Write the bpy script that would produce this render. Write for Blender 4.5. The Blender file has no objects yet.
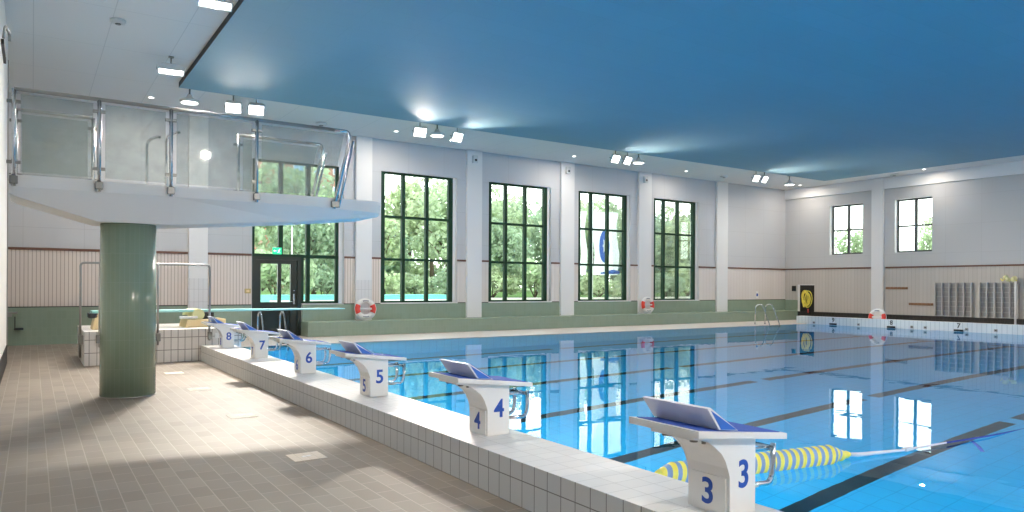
import bpy, bmesh, math, random
from mathutils import Vector, Matrix
random.seed(7)
S = bpy.context.scene
C = S.collection
PI = math.pi

# ---------------------------------------------------------------- camera
YAW, EYE, ROLL = 0.589, 1.575, 0.005
cd = bpy.data.cameras.new('camera'); cam = bpy.data.objects.new('camera', cd); C.objects.link(cam)
cd.sensor_width = 36.0; cd.lens = 718.2 / 1024 * 36; cd.shift_y = 30.1 / 1024
cd.clip_start = 0.05; cd.clip_end = 600
cY, sY = math.cos(YAW), math.sin(YAW)
R0 = Matrix(((cY, 0, -sY), (-sY, 0, -cY), (0, 1, 0)))
cam.matrix_world = Matrix.Translation((0, 0, EYE)) @ (R0 @ Matrix.Rotation(ROLL, 3, 'Z')).to_4x4()
S.camera = cam

# ---------------------------------------------------------------- view
S.view_settings.view_transform = 'Standard'; S.view_settings.look = 'None'
S.view_settings.gamma = 1; S.view_settings.use_curve_mapping = False
S.view_settings.exposure = 0.2
S.cycles.caustics_refractive = True; S.cycles.caustics_reflective = True
S.cycles.blur_glossy = 0.5; S.cycles.sample_clamp_indirect = 6.0
S.cycles.max_bounces = 14; S.cycles.transparent_max_bounces = 16; S.cycles.diffuse_bounces = 6
S.cycles.transmission_bounces = 8; S.cycles.glossy_bounces = 6

# ---------------------------------------------------------------- world: bright overcast sky
W = bpy.data.worlds.new('sky'); S.world = W; W.use_nodes = True
wn = W.node_tree.nodes; wl = W.node_tree.links
bg = wn['Background']; tc = wn.new('ShaderNodeTexCoord'); sx = wn.new('ShaderNodeSeparateXYZ')
cr = wn.new('ShaderNodeValToRGB')
wl.new(tc.outputs['Generated'], sx.inputs[0]); wl.new(sx.outputs['Z'], cr.inputs[0]); wl.new(cr.outputs[0], bg.inputs[0])
cr.color_ramp.elements[0].color = (1, 0.99, 0.97, 1); cr.color_ramp.elements[1].color = (0.82, 0.90, 1.0, 1)
cr.color_ramp.elements[1].position = 0.9
bg.inputs[1].default_value = 4.6

# lamp powers (W)
P_FLOOD, P_DOME, P_DOWN, P_POOL_FILL = 130, 95, 36, 150
P_PAIR = 130
WARM = (1.0, 0.90, 0.78)

# ---------------------------------------------------------------- materials
def new_mat(name):
    m = bpy.data.materials.new(name); m.use_nodes = True
    return m, m.node_tree.nodes, m.node_tree.links, m.node_tree.nodes['Principled BSDF']
def pbr(name, col, rough=0.5, metal=0.0, spec=0.5, noise=0.0, nscale=5.0, bump=0.0, coat=0.0):
    m, n, l, b = new_mat(name)
    b.inputs['Base Color'].default_value = (*col, 1); b.inputs['Roughness'].default_value = rough
    b.inputs['Metallic'].default_value = metal; b.inputs['Specular IOR Level'].default_value = spec
    b.inputs['Coat Weight'].default_value = coat
    if noise or bump:
        g = n.new('ShaderNodeNewGeometry'); t = n.new('ShaderNodeTexNoise'); t.inputs['Scale'].default_value = nscale
        t.inputs['Detail'].default_value = 4
        l.new(g.outputs['Position'], t.inputs['Vector'])
        if noise:
            mr = n.new('ShaderNodeMapRange'); mr.inputs['To Min'].default_value = 1 - noise; mr.inputs['To Max'].default_value = 1 + noise
            mx = n.new('ShaderNodeMix'); mx.data_type = 'RGBA'; mx.blend_type = 'MULTIPLY'; mx.inputs[0].default_value = 1
            mx.inputs[6].default_value = (*col, 1)
            l.new(t.outputs[0], mr.inputs[0]); l.new(mr.outputs[0], mx.inputs[7]); l.new(mx.outputs[2], b.inputs['Base Color'])
        if bump:
            bp = n.new('ShaderNodeBump'); bp.inputs['Strength'].default_value = bump; bp.inputs['Distance'].default_value = 0.01
            l.new(t.outputs[0], bp.inputs['Height']); l.new(bp.outputs[0], b.inputs['Normal'])
    return m
def tile(name, axes, w, h, c1, c2, mortar, ms=0.004, offset=0.0, rough=0.3, bump=0.3, spec=0.5, shift=(0, 0), blotch=0.0, metal=0.0, wear=0.0):
    """rectangular tiles laid on real coordinates; axes picks which two world axes run across them"""
    m, n, l, b = new_mat(name)
    g = n.new('ShaderNodeNewGeometry'); s = n.new('ShaderNodeSeparateXYZ'); c = n.new('ShaderNodeCombineXYZ')
    l.new(g.outputs['Position'], s.inputs[0])
    for i, a in enumerate(axes):
        ad = n.new('ShaderNodeMath'); ad.operation = 'ADD'; ad.inputs[1].default_value = shift[i] + 100 * (w if i == 0 else h)
        l.new(s.outputs[a], ad.inputs[0]); l.new(ad.outputs[0], c.inputs[i])
    br = n.new('ShaderNodeTexBrick'); br.offset = offset; br.squash = 1
    for k, v in (('Color1', (*c1, 1)), ('Color2', (*c2, 1)), ('Mortar', (*mortar, 1)), ('Scale', 1.0), ('Mortar Size', ms),
                 ('Mortar Smooth', 0.1), ('Bias', 0.0), ('Brick Width', w), ('Row Height', h)):
        br.inputs[k].default_value = v
    l.new(c.outputs[0], br.inputs['Vector'])
    out = br.outputs['Color']
    if blotch:
        t = n.new('ShaderNodeTexNoise'); t.inputs['Scale'].default_value = 0.9; t.inputs['Detail'].default_value = 5
        l.new(g.outputs['Position'], t.inputs['Vector'])
        mr = n.new('ShaderNodeMapRange'); mr.inputs['To Min'].default_value = 1 - blotch; mr.inputs['To Max'].default_value = 1 + blotch
        mx = n.new('ShaderNodeMix'); mx.data_type = 'RGBA'; mx.blend_type = 'MULTIPLY'; mx.inputs[0].default_value = 1
        l.new(t.outputs[0], mr.inputs[0]); l.new(out, mx.inputs[6]); l.new(mr.outputs[0], mx.inputs[7]); out = mx.outputs[2]
    l.new(out, b.inputs['Base Color'])
    b.inputs['Roughness'].default_value = rough; b.inputs['Specular IOR Level'].default_value = spec
    bp = n.new('ShaderNodeBump'); bp.invert = True; bp.inputs['Strength'].default_value = bump; bp.inputs['Distance'].default_value = 0.003
    l.new(br.outputs['Fac'], bp.inputs['Height']); l.new(bp.outputs[0], b.inputs['Normal'])
    return m
def emit(name, col, st):
    m, n, l, b = new_mat(name)
    b.inputs['Base Color'].default_value = (*col, 1)
    b.inputs['Emission Color'].default_value = (*col, 1); b.inputs['Emission Strength'].default_value = st
    return m
def glass(name, tint, refl=1.0, haze=0.0, hazecol=(0.8, 0.82, 0.82), smudge=False):
    m, n, l, b = new_mat(name)
    n.remove(b); o = n['Material Output']
    tr = n.new('ShaderNodeBsdfTransparent'); tr.inputs[0].default_value = (*tint, 1)
    gl = n.new('ShaderNodeBsdfGlossy'); gl.inputs['Roughness'].default_value = 0.02
    fr = n.new('ShaderNodeFresnel'); fr.inputs[0].default_value = 1.5
    mu = n.new('ShaderNodeMath'); mu.operation = 'MULTIPLY'; mu.inputs[1].default_value = refl; mu.use_clamp = True
    mx = n.new('ShaderNodeMixShader'); l.new(fr.outputs[0], mu.inputs[0]); l.new(mu.outputs[0], mx.inputs[0])
    l.new(tr.outputs[0], mx.inputs[1]); l.new(gl.outputs[0], mx.inputs[2]); out = mx
    if haze:
        df = n.new('ShaderNodeBsdfDiffuse'); df.inputs[0].default_value = (*hazecol, 1)
        tl = n.new('ShaderNodeBsdfTranslucent'); tl.inputs[0].default_value = (*hazecol, 1)
        m0 = n.new('ShaderNodeMixShader'); m0.inputs[0].default_value = 0.5
        l.new(df.outputs[0], m0.inputs[1]); l.new(tl.outputs[0], m0.inputs[2])
        m2 = n.new('ShaderNodeMixShader'); m2.inputs[0].default_value = haze
        if smudge:
            g = n.new('ShaderNodeNewGeometry'); t = n.new('ShaderNodeTexNoise'); t.inputs['Scale'].default_value = 3.5; t.inputs['Detail'].default_value = 7
            t.inputs['Roughness'].default_value = 0.65
            mr = n.new('ShaderNodeMapRange'); mr.inputs['From Min'].default_value = .4; mr.inputs['From Max'].default_value = .75
            mr.inputs['To Min'].default_value = haze * .55; mr.inputs['To Max'].default_value = min(1, haze * 2.0)
            l.new(g.outputs['Position'], t.inputs['Vector']); l.new(t.outputs[0], mr.inputs[0]); l.new(mr.outputs[0], m2.inputs[0])
        l.new(mx.outputs[0], m2.inputs[1]); l.new(m0.outputs[0], m2.inputs[2]); out = m2
    l.new(out.outputs[0], o.inputs[0])
    return m
def water_mat():
    m, n, l, b = new_mat('pool_water'); n.remove(b); o = n['Material Output']
    rf = n.new('ShaderNodeBsdfRefraction'); rf.inputs['Color'].default_value = (0.50, 0.95, 1.0, 1); rf.inputs['Roughness'].default_value = 0.0
    rf.inputs['IOR'].default_value = 1.333
    gl = n.new('ShaderNodeBsdfGlossy'); gl.inputs['Roughness'].default_value = 0.0
    fr = n.new('ShaderNodeFresnel'); fr.inputs[0].default_value = 1.333
    mx = n.new('ShaderNodeMixShader')
    l.new(fr.outputs[0], mx.inputs[0]); l.new(rf.outputs[0], mx.inputs[1]); l.new(gl.outputs[0], mx.inputs[2]); l.new(mx.outputs[0], o.inputs[0])
    g = n.new('ShaderNodeNewGeometry'); t = n.new('ShaderNodeTexNoise'); t.inputs['Scale'].default_value = 1.6; t.inputs['Detail'].default_value = 2
    l.new(g.outputs['Position'], t.inputs['Vector'])
    bp = n.new('ShaderNodeBump'); bp.inputs['Strength'].default_value = 0.12; bp.inputs['Distance'].default_value = 0.012
    l.new(t.outputs[0], bp.inputs['Height'])
    for x in (rf, gl, fr): l.new(bp.outputs[0], x.inputs['Normal'])
    return m
M = {}
M['white_paint'] = pbr('white_paint', (0.79, 0.78, 0.77), 0.6, noise=.02, nscale=1)
M['wall_panel'] = tile('pale_acoustic_panel', 'XZ', 1.35, 1.15, (0.56, 0.565, 0.58), (0.57, 0.575, 0.59), (0.48, 0.48, 0.49), .006, 0, .6, .1, shift=(.2, .42))
M['wall_panel_y'] = tile('pale_acoustic_panel_end', 'YZ', 1.35, 1.15, (0.53, 0.53, 0.53), (0.54, 0.54, 0.54), (0.47, 0.465, 0.46), .006, 0, .6, .1, shift=(.2, .42))
M['slat_x'] = tile('beige_slat_cladding', 'XZ', 0.088, 4.0, (0.76, 0.66, 0.60), (0.79, 0.70, 0.64), (0.50, 0.40, 0.34), .010, 0, .5, .6)
M['board_x'] = tile('beige_board_cladding', 'XZ', 0.21, 4.0, (0.72, 0.66, 0.62), (0.76, 0.70, 0.66), (0.58, 0.50, 0.45), .005, 0, .5, .2)
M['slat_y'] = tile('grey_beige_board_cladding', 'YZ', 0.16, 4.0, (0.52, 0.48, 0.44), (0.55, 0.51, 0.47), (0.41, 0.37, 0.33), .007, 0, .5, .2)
M['green_tile_x'] = tile('sage_green_tile', 'XZ', 0.108, 0.22, (0.27, 0.345, 0.265), (0.285, 0.36, 0.28), (0.31, 0.38, 0.30), .003, 0, .25, .2)
M['green_tile_y'] = tile('sage_green_tile_side', 'YZ', 0.108, 0.22, (0.27, 0.345, 0.265), (0.285, 0.36, 0.28), (0.31, 0.38, 0.30), .003, 0, .25, .2)
M['green_top'] = tile('sage_green_tile_top', 'XY', 0.108, 0.22, (0.31, 0.38, 0.30), (0.32, 0.39, 0.31), (0.33, 0.40, 0.32), .003, 0, .25, .2)
M['black_tile'] = tile('black_wall_tile', 'YZ', 0.15, 0.14, (0.018, 0.016, 0.016), (0.024, 0.022, 0.022), (0.06, 0.055, 0.05), .004, 0, .3, .3)
M['trim_brown'] = pbr('brown_timber_trim', (0.16, 0.075, 0.05), 0.5, noise=.15, nscale=6)
M['floor'] = tile('taupe_floor_tile', 'YX', 0.30, 0.147, (0.21, 0.175, 0.145), (0.26, 0.22, 0.18), (0.34, 0.295, 0.245), .004, .5, .55, .35, shift=(0, .03), blotch=.13)
M['deck'] = tile('pale_deck_tile', 'XY', 0.30, 0.30, (0.66, 0.58, 0.53), (0.70, 0.62, 0.57), (0.58, 0.52, 0.48), .004, 0, .45, .2)
M['curb_top'] = tile('white_curb_tile', 'XY', 0.20, 0.15, (0.74, 0.72, 0.70), (0.79, 0.77, 0.75), (0.55, 0.53, 0.51), .003, 0, .35, .4, shift=(.1, 0))
M['curb_x'] = tile('white_curb_face_tile', 'YZ', 0.15, 0.19, (0.66, 0.65, 0.63), (0.70, 0.69, 0.67), (0.24, 0.22, 0.20), .004, 0, .3, .4)
M['curb_y'] = tile('white_plinth_tile', 'XZ', 0.13, 0.25, (0.74, 0.70, 0.67), (0.79, 0.75, 0.72), (0.20, 0.17, 0.15), .006, 0, .3, .4)
M['pool_floor'] = tile('blue_pool_floor_tile', 'XY', 0.30, 0.30, (0.045, 0.49, 0.80), (0.05, 0.505, 0.82), (0.03, 0.385, 0.67), .008, 0, .5, .05)
M['pool_wall_x'] = tile('blue_pool_wall_tile_side', 'YZ', 0.25, 0.25, (0.12, 0.55, 0.84), (0.13, 0.57, 0.86), (0.07, 0.38, 0.65), .008, 0, .5, .05)
M['pool_wall_y'] = tile('blue_pool_wall_tile', 'XZ', 0.25, 0.25, (0.12, 0.55, 0.84), (0.13, 0.57, 0.86), (0.07, 0.38, 0.65), .008, 0, .5, .05)
M['lane_black'] = tile('black_lane_tile', 'XY', 0.30, 0.30, (0.012, 0.014, 0.02), (0.016, 0.018, 0.024), (0.03, 0.035, 0.04), .010, 0, .5, .05)
M['ceil_white'] = tile('white_ceiling_panel', 'XY', 1.2, 2.4, (0.73, 0.735, 0.73), (0.74, 0.745, 0.74), (0.60, 0.61, 0.61), .008, 0, .7, .05)
M['ceil_blue'] = tile('blue_ceiling_panel', 'XY', 2.4, 0.6, (0.22, 0.37, 0.445), (0.225, 0.38, 0.46), (0.205, 0.35, 0.425), .006, .5, .75, .02, spec=.2)
M['dark_gap'] = pbr('black_edge_profile', (0.012, 0.013, 0.014), 0.6)
M['frame_green'] = pbr('dark_green_metal', (0.018, 0.05, 0.03), 0.5, spec=.15)
M['frame_grey'] = pbr('dark_grey_metal', (0.05, 0.06, 0.06), 0.4)
M['door_black'] = pbr('black_door_metal', (0.012, 0.02, 0.015), 0.3)
M['window_glass'] = glass('window_glass', (0.93, 0.98, 0.95), 0.6)
M['rail_glass'] = glass('smudged_railing_glass', (0.86, 0.89, 0.88), 1.2, 0.09, hazecol=(.5, .52, .51), smudge=True)
M['steel'] = pbr('stainless_steel', (0.62, 0.63, 0.64), 0.22, 1.0)
M['steel_dull'] = pbr('dull_stainless_steel', (0.38, 0.37, 0.35), 0.4, 1.0)
M['chrome_dark'] = pbr('dark_clamp_metal', (0.22, 0.22, 0.21), 0.35, 1.0)
M['block_white'] = pbr('white_fibreglass', (0.88, 0.855, 0.82), 0.3, noise=.02, nscale=3, coat=.2)
M['block_grey'] = pbr('off_white_footrest_plastic', (0.74, 0.75, 0.80), 0.4)
M['blue_pad'] = pbr('blue_grip_surface', (0.03, 0.09, 0.42), 0.7, bump=.5, nscale=120)
M['blue_side'] = pbr('bright_blue_plastic', (0.04, 0.16, 0.60), 0.5)
M['blue_ink'] = pbr('blue_number_paint', (0.02, 0.08, 0.42), 0.5)
M['concrete_white'] = pbr('white_painted_concrete', (0.78, 0.76, 0.73), 0.55, noise=.03, nscale=2)
M['col_green'] = None
M['yellow'] = pbr('yellow_foam', (0.90, 0.78, 0.12), 0.45)
M['greyblue'] = pbr('grey_blue_foam', (0.22, 0.36, 0.60), 0.45)
M['rope_white'] = pbr('white_rope', (0.75, 0.75, 0.78), 0.7, bump=.4, nscale=200)
M['rope_blue'] = pbr('blue_rope', (0.02, 0.06, 0.35), 0.7)
M['red'] = pbr('red_lifebuoy_tape', (0.75, 0.06, 0.04), 0.45)
M['buoy_white'] = pbr('white_lifebuoy_shell', (0.82, 0.80, 0.78), 0.4)
M['ink_grey'] = pbr('grey_print', (0.20, 0.20, 0.24), 0.6)
M['black'] = pbr('black_plastic', (0.015, 0.015, 0.016), 0.45)
M['cream'] = pbr('cream_plastic', (0.86, 0.66, 0.36), 0.5)
M['pale_yellow'] = pbr('pale_yellow_plastic', (0.80, 0.78, 0.42), 0.5)
M['cyan_board'] = pbr('pale_turquoise_springboard', (0.42, 0.78, 0.74), 0.4)
M['lamp_shell'] = pbr('lamp_housing_grey', (0.62, 0.64, 0.64), 0.4)
M['lens'] = emit('lamp_lens', (1.0, 0.97, 0.92), 7)
M['lens_soft'] = emit('downlight_lens', (1.0, 0.95, 0.88), 6)
M['timber'] = pbr('brown_timber', (0.26, 0.13, 0.06), 0.5, noise=.2, nscale=8)
M['locker_grey'] = pbr('grey_locker_wire', (0.50, 0.49, 0.48), 0.5)
M['locker_dark'] = pbr('grey_locker_back', (0.36, 0.355, 0.35), 0.7)
M['sign_green'] = emit('exit_sign_green', (0.02, 0.62, 0.28), 0.9)
M['sign_white'] = emit('exit_sign_white', (0.9, 1.0, 0.95), 1.0)
M['grass'] = pbr('outdoor_grass', (0.12, 0.22, 0.05), 0.9, noise=.3, nscale=.6)
M['asphalt'] = pbr('pale_path', (0.5, 0.47, 0.42), 0.9)
M['turquoise'] = pbr('turquoise_tarp', (0.12, 0.42, 0.37), 0.6)
M['brick'] = tile('red_brick_facade', 'XZ', .5, .2, (0.42, 0.14, 0.09), (0.46, 0.16, 0.10), (0.4, 0.25, 0.2), .03, .5, .8, .1)
M['bark'] = pbr('tree_bark', (0.10, 0.07, 0.045), 0.9, noise=.3, nscale=3)
M['flag_white'] = None
M['flag_blue'] = None
def leaf(name, col):
    m, n, l, b = new_mat(name); n.remove(b)
    g = n.new('ShaderNodeNewGeometry'); t = n.new('ShaderNodeTexNoise'); t.inputs['Scale'].default_value = 1.2
    l.new(g.outputs['Position'], t.inputs['Vector'])
    cr = n.new('ShaderNodeValToRGB'); l.new(t.outputs[0], cr.inputs[0])
    cr.color_ramp.elements[0].position = .3; cr.color_ramp.elements[0].color = (*[c * .6 for c in col], 1)
    cr.color_ramp.elements[1].position = .7; cr.color_ramp.elements[1].color = (*[min(1, c * 1.35) for c in col], 1)
    d = n.new('ShaderNodeBsdfDiffuse'); tl = n.new('ShaderNodeBsdfTranslucent'); mx = n.new('ShaderNodeMixShader'); mx.inputs[0].default_value = .4
    l.new(cr.outputs[0], d.inputs[0]); l.new(cr.outputs[0], tl.inputs[0])
    l.new(d.outputs[0], mx.inputs[1]); l.new(tl.outputs[0], mx.inputs[2]); l.new(mx.outputs[0], n['Material Output'].inputs[0])
    return m
def cloth(name, col):
    m, n, l, b = new_mat(name); n.remove(b)
    d = n.new('ShaderNodeBsdfDiffuse'); tl = n.new('ShaderNodeBsdfTranslucent'); mx = n.new('ShaderNodeMixShader'); mx.inputs[0].default_value = .5
    d.inputs[0].default_value = (*col, 1); tl.inputs[0].default_value = (*col, 1)
    l.new(d.outputs[0], mx.inputs[1]); l.new(tl.outputs[0], mx.inputs[2]); l.new(mx.outputs[0], n['Material Output'].inputs[0]); return m
M['flag_white'] = cloth('white_flag_cloth', (0.90, 0.91, 0.93)); M['flag_blue'] = cloth('blue_flag_print', (0.10, 0.20, 0.55))
M['leaf_a'] = leaf('bright_green_leaves', (0.44, 0.52, 0.34))
M['leaf_b'] = leaf('mid_green_leaves', (0.36, 0.45, 0.31))
M['leaf_c'] = leaf('yellow_green_leaves', (0.50, 0.57, 0.36))

def column_mat(cx, cy):
    """curved green tiles around the round column"""
    m, n, l, b = new_mat('sage_green_column_tile')
    g = n.new('ShaderNodeNewGeometry'); s = n.new('ShaderNodeSeparateXYZ'); l.new(g.outputs['Position'], s.inputs[0])
    def mth(op, a, v=None, o2=None):
        x = n.new('ShaderNodeMath'); x.operation = op; l.new(a, x.inputs[0])
        if v is not None: x.inputs[1].default_value = v
        if o2 is not None: l.new(o2, x.inputs[1])
        return x.outputs[0]
    ang = mth('ARCTAN2', mth('SUBTRACT', s.outputs['Y'], cy), None, mth('SUBTRACT', s.outputs['X'], cx))
    arc = mth('ADD', mth('MULTIPLY', ang, .355), 10)
    c = n.new('ShaderNodeCombineXYZ'); l.new(arc, c.inputs[0]); l.new(mth('ADD', s.outputs['Z'], 10), c.inputs[1])
    br = n.new('ShaderNodeTexBrick'); br.offset = 0
    for k, v in (('Color1', (0.23, 0.30, 0.215, 1)), ('Color2', (0.245, 0.315, 0.23, 1)), ('Mortar', (0.29, 0.35, 0.28, 1)), ('Scale', 1.0),
                 ('Mortar Size', .0025), ('Mortar Smooth', .1), ('Bias', 0.), ('Brick Width', .062), ('Row Height', .40)):
        br.inputs[k].default_value = v
    l.new(c.outputs[0], br.inputs['Vector']); l.new(br.outputs['Color'], b.inputs['Base Color'])
    b.inputs['Roughness'].default_value = .18
    bp = n.new('ShaderNodeBump'); bp.invert = True; bp.inputs['Strength'].default_value = .3; bp.inputs['Distance'].default_value = .003
    l.new(br.outputs['Fac'], bp.inputs['Height']); l.new(bp.outputs[0], b.inputs['Normal'])
    return m

# ---------------------------------------------------------------- mesh helpers
def box(bm, x0, x1, y0, y1, z0, z1, mi=0, bev=0.0, mis=None):
    vs = [bm.verts.new((x, y, z)) for z in (z0, z1) for y in (y0, y1) for x in (x0, x1)]
    F = [((0, 2, 3, 1), 'z'), ((4, 5, 7, 6), 'z'), ((0, 1, 5, 4), 'y'), ((2, 6, 7, 3), 'y'), ((0, 4, 6, 2), 'x'), ((1, 3, 7, 5), 'x')]
    fs = []
    for idx, ax in F:
        f = bm.faces.new([vs[i] for i in idx]); f.material_index = mis[ax] if mis else mi; fs.append(f)
    if bev:
        es = list({e for f in fs for e in f.edges})
        bmesh.ops.bevel(bm, geom=es, offset=bev, segments=2, profile=.6, affect='EDGES', clamp_overlap=True)
    return bm
def prism(bm, pts, a0, a1, axis='Y', mi=0, bev=0.0):
    """polygon pts (two coordinates) extruded along an axis"""
    def P(p, a):
        return {'Y': (p[0], a, p[1]), 'X': (a, p[0], p[1]), 'Z': (p[0], p[1], a)}[axis]
    A = [bm.verts.new(P(p, a0)) for p in pts]; B = [bm.verts.new(P(p, a1)) for p in pts]
    n = len(pts); fs = [bm.faces.new(A), bm.faces.new(B[::-1])]
    for i in range(n): fs.append(bm.faces.new((A[i], B[i], B[(i + 1) % n], A[(i + 1) % n])))
    for f in fs: f.material_index = mi
    if bev:
        es = [e for e in fs[0].edges] + [e for e in fs[1].edges]
        bmesh.ops.bevel(bm, geom=es, offset=bev, segments=2, profile=.6, affect='EDGES', clamp_overlap=True)
    bmesh.ops.recalc_face_normals(bm, faces=bm.faces)
    return bm
def tube(bm, pts, r, seg=10, mi=0, closed=False, rz=None):
    pts = [Vector(p) for p in pts]; n = len(pts); rings = []
    up = Vector((0, 0, 1)); prev = None
    for i, p in enumerate(pts):
        if closed: d = pts[(i + 1) % n] - pts[i - 1]
        else: d = pts[min(i + 1, n - 1)] - pts[max(i - 1, 0)]
        d.normalize()
        if prev is None:
            a = d.cross(up)
            if a.length < .05: a = d.cross(Vector((1, 0, 0)))
        else: a = prev - d * prev.dot(d)
        a.normalize(); prev = a; b = d.cross(a)
        rr = r[i] if isinstance(r, (list, tuple)) else r
        rings.append([bm.verts.new(p + a * rr * math.cos(t) + b * rr * math.sin(t)) for t in [2 * PI * k / seg for k in range(seg)]])
    m = n if closed else n - 1
    for i in range(m):
        A, B = rings[i], rings[(i + 1) % n]
        for k in range(seg):
            f = bm.faces.new((A[k], A[(k + 1) % seg], B[(k + 1) % seg], B[k])); f.smooth = True; f.material_index = mi
    if not closed:
        for q in (rings[0][::-1], rings[-1]):
            f = bm.faces.new(q); f.material_index = mi
    return bm
def bend(pts, r=.08, k=5):
    """round the corners of a polyline"""
    P = [Vector(p) for p in pts]; out = [P[0]]
    for i in range(1, len(P) - 1):
        a = (P[i - 1] - P[i]); b = (P[i + 1] - P[i]); q = min(r, a.length * .49, b.length * .49)
        s, e = P[i] + a.normalized() * q, P[i] + b.normalized() * q
        for j in range(k + 1):
            t = j / k; out.append(s * (1 - t) ** 2 + P[i] * 2 * t * (1 - t) + e * t * t)
    out.append(P[-1]); return out
def cyl(bm, x, y, z0, z1, r, r2=None, seg=24, mi=0):
    return tube(bm, [(x, y, z0), (x, y, z1)], [r, r2 if r2 is not None else r], seg, mi)
def lathe(bm, prof, loc=(0, 0, 0), seg=20, mi=0, rot=None):
    rings = []
    for r, z in prof:
        ring = []
        for k in range(seg):
            v = Vector((r * math.cos(2 * PI * k / seg), r * math.sin(2 * PI * k / seg), z))
            if rot: v = rot @ v
            ring.append(bm.verts.new(v + Vector(loc)))
        rings.append(ring)
    for A, B in zip(rings, rings[1:]):
        for k in range(seg):
            f = bm.faces.new((A[k], A[(k + 1) % seg], B[(k + 1) % seg], B[k])); f.smooth = True; f.material_index = mi
    for q in (rings[0][::-1], rings[-1]):
        f = bm.faces.new(q); f.material_index = mi
    return bm
def obj(name, bm, mats, parent=None, autos=True):
    me = bpy.data.meshes.new(name); bm.normal_update(); bm.to_mesh(me); bm.free()
    for m in (mats if isinstance(mats, (list, tuple)) else [mats]): me.materials.append(m)
    o = bpy.data.objects.new(name, me); C.objects.link(o)
    if parent:
        bpy.context.view_layer.update() if False else None
        o.parent = parent; o.matrix_parent_inverse = Matrix.Translation(-Vector(ABS.get(parent.name, (0, 0, 0))))
        ABS[o.name] = (0, 0, 0) if False else ABS.get(parent.name, (0, 0, 0))
    return o
ABS = {}
def NB(): return bmesh.new()
def thing(name, loc, label, cat, group=None):
    o = bpy.data.objects.new(name, None); C.objects.link(o); o.location = loc; o.empty_display_size = .2
    ABS[o.name] = tuple(loc)
    tag(o, label, cat, group); return o
def tag(o, label=None, cat=None, group=None, kind=None):
    if label: o['label'] = label
    if cat: o['category'] = cat
    if group: o['group'] = group
    if kind: o['kind'] = kind
    return o
def struct(name, bm, mats, parent=None):
    o = obj(name, bm, mats, parent)
    if not parent: o['kind'] = 'structure'
    return o
def part(name, bm, mats, p):
    """child mesh given in world coordinates; parent stands at ABS[parent] with no rotation"""
    me = bpy.data.meshes.new(name); bm.normal_update()
    off = Vector(ABS.get(p.name, (0, 0, 0)))
    bmesh.ops.translate(bm, verts=bm.verts, vec=-off)
    bm.to_mesh(me); bm.free()
    for m in (mats if isinstance(mats, (list, tuple)) else [mats]): me.materials.append(m)
    o = bpy.data.objects.new(name, me); C.objects.link(o); o.parent = p
    ABS[o.name] = tuple(off); return o
def text_mesh(name, s, size, mat, loc, rot, parent=None, bold=.02, ext=.001, sx=1.0):
    cu = bpy.data.curves.new('t', 'FONT'); cu.body = s; cu.size = size; cu.align_x = 'CENTER'; cu.align_y = 'CENTER'
    cu.offset = bold * size; cu.extrude = ext
    to = bpy.data.objects.new('t', cu); C.objects.link(to)
    dg = bpy.context.evaluated_depsgraph_get(); me = bpy.data.meshes.new_from_object(to.evaluated_get(dg))
    bpy.data.objects.remove(to); me.name = name
    me.materials.clear(); me.materials.append(mat)
    off = Vector(ABS.get(parent.name, (0, 0, 0))) if parent else Vector((0, 0, 0))
    me.transform(Matrix.Translation(Vector(loc) - off) @ rot.to_4x4() @ Matrix.Diagonal((sx, 1, 1, 1)))
    o = bpy.data.objects.new(name, me); C.objects.link(o)
    if parent: o.parent = parent; ABS[o.name] = tuple(off)
    return o
ROT_FY = Matrix.Rotation(PI / 2, 3, 'X')                                  # reads from -Y side
ROT_FX = Matrix.Rotation(-PI / 2, 3, 'Z') @ Matrix.Rotation(PI / 2, 3, 'X')  # reads from -X side

# ================================================================ SETTING
YW, XE, XS, XP, YP = 22.2, 31.2, 3.5, 28.2, 18.98
YN = -3.9                                # near edge of the pool
ZC = 6.42; XL = -0.42; YB = -7.5         # ceiling, left wall face, back of hall
b = NB(); box(b, -8, XS - .19, YB, 16, -.3, 0); box(b, -8, XS - .62, 16, 23, -.3, 0); struct('floor', b, M['floor'])
b = NB(); box(b, XS - .62, XS - .2, 16, 23, -.3, 0); box(b, XS - .2, XE, YP, 23, -.3, 0); box(b, XP + .4, XE, YN, YP, -.3, 0); box(b, XS-.2, XE, YB, YN, -.3, 0)
struct('pool_deck', b, M['deck'])
# pool basin: real depth, tiles inside
D = -3.65
b = NB()
box(b, XS - .2, XP + .3, YN - .2, YP + .2, D - .2, D, mi=0)
box(b, XS - .2, XS, YN, YP, D, .02, mi=1); box(b, XP, XP + .3, YN, YP, D, -.02, mi=1)
box(b, XS - .2, XP + .3, YP, YP + .2, D, -.03, mi=2); box(b, XS - .2, XP + .3, YN - .2, YN, D, -.03, mi=2)
struct('pool_basin', b, [M['pool_floor'], M['pool_wall_x'], M['pool_wall_y']])
b = NB()
for k in range(-2, 7):
    y = 2.78 + 2.5 * k
    if y < YN or y > YP: continue
    box(b, XS + 2.0, 13.35, y - .125, y + .125, D, D + .004); box(b, 13.72, XP - 2.0, y - .125, y + .125, D, D + .004)
    box(b, XS + 1.99, XS + 2.24, y - .5, y + .5, D, D + .005); box(b, XP - 2.24, XP - 1.99, y - .5, y + .5, D, D + .005)
struct('pool_lane_marking', b, M['lane_black'])
b = NB(); NX, NY = 2, 2
vs = [[b.verts.new((XS + (XP - XS) * i / NX, YN + (YP - YN) * j / NY, -.012)) for j in range(NY + 1)] for i in range(NX + 1)]
for i in range(NX):
    for j in range(NY): b.faces.new((vs[i][j], vs[i + 1][j], vs[i + 1][j + 1], vs[i][j + 1]))
tag(obj('pool_water', b, water_mat()), 'calm clear blue water filling the big swimming pool', 'water', kind='stuff')
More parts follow.
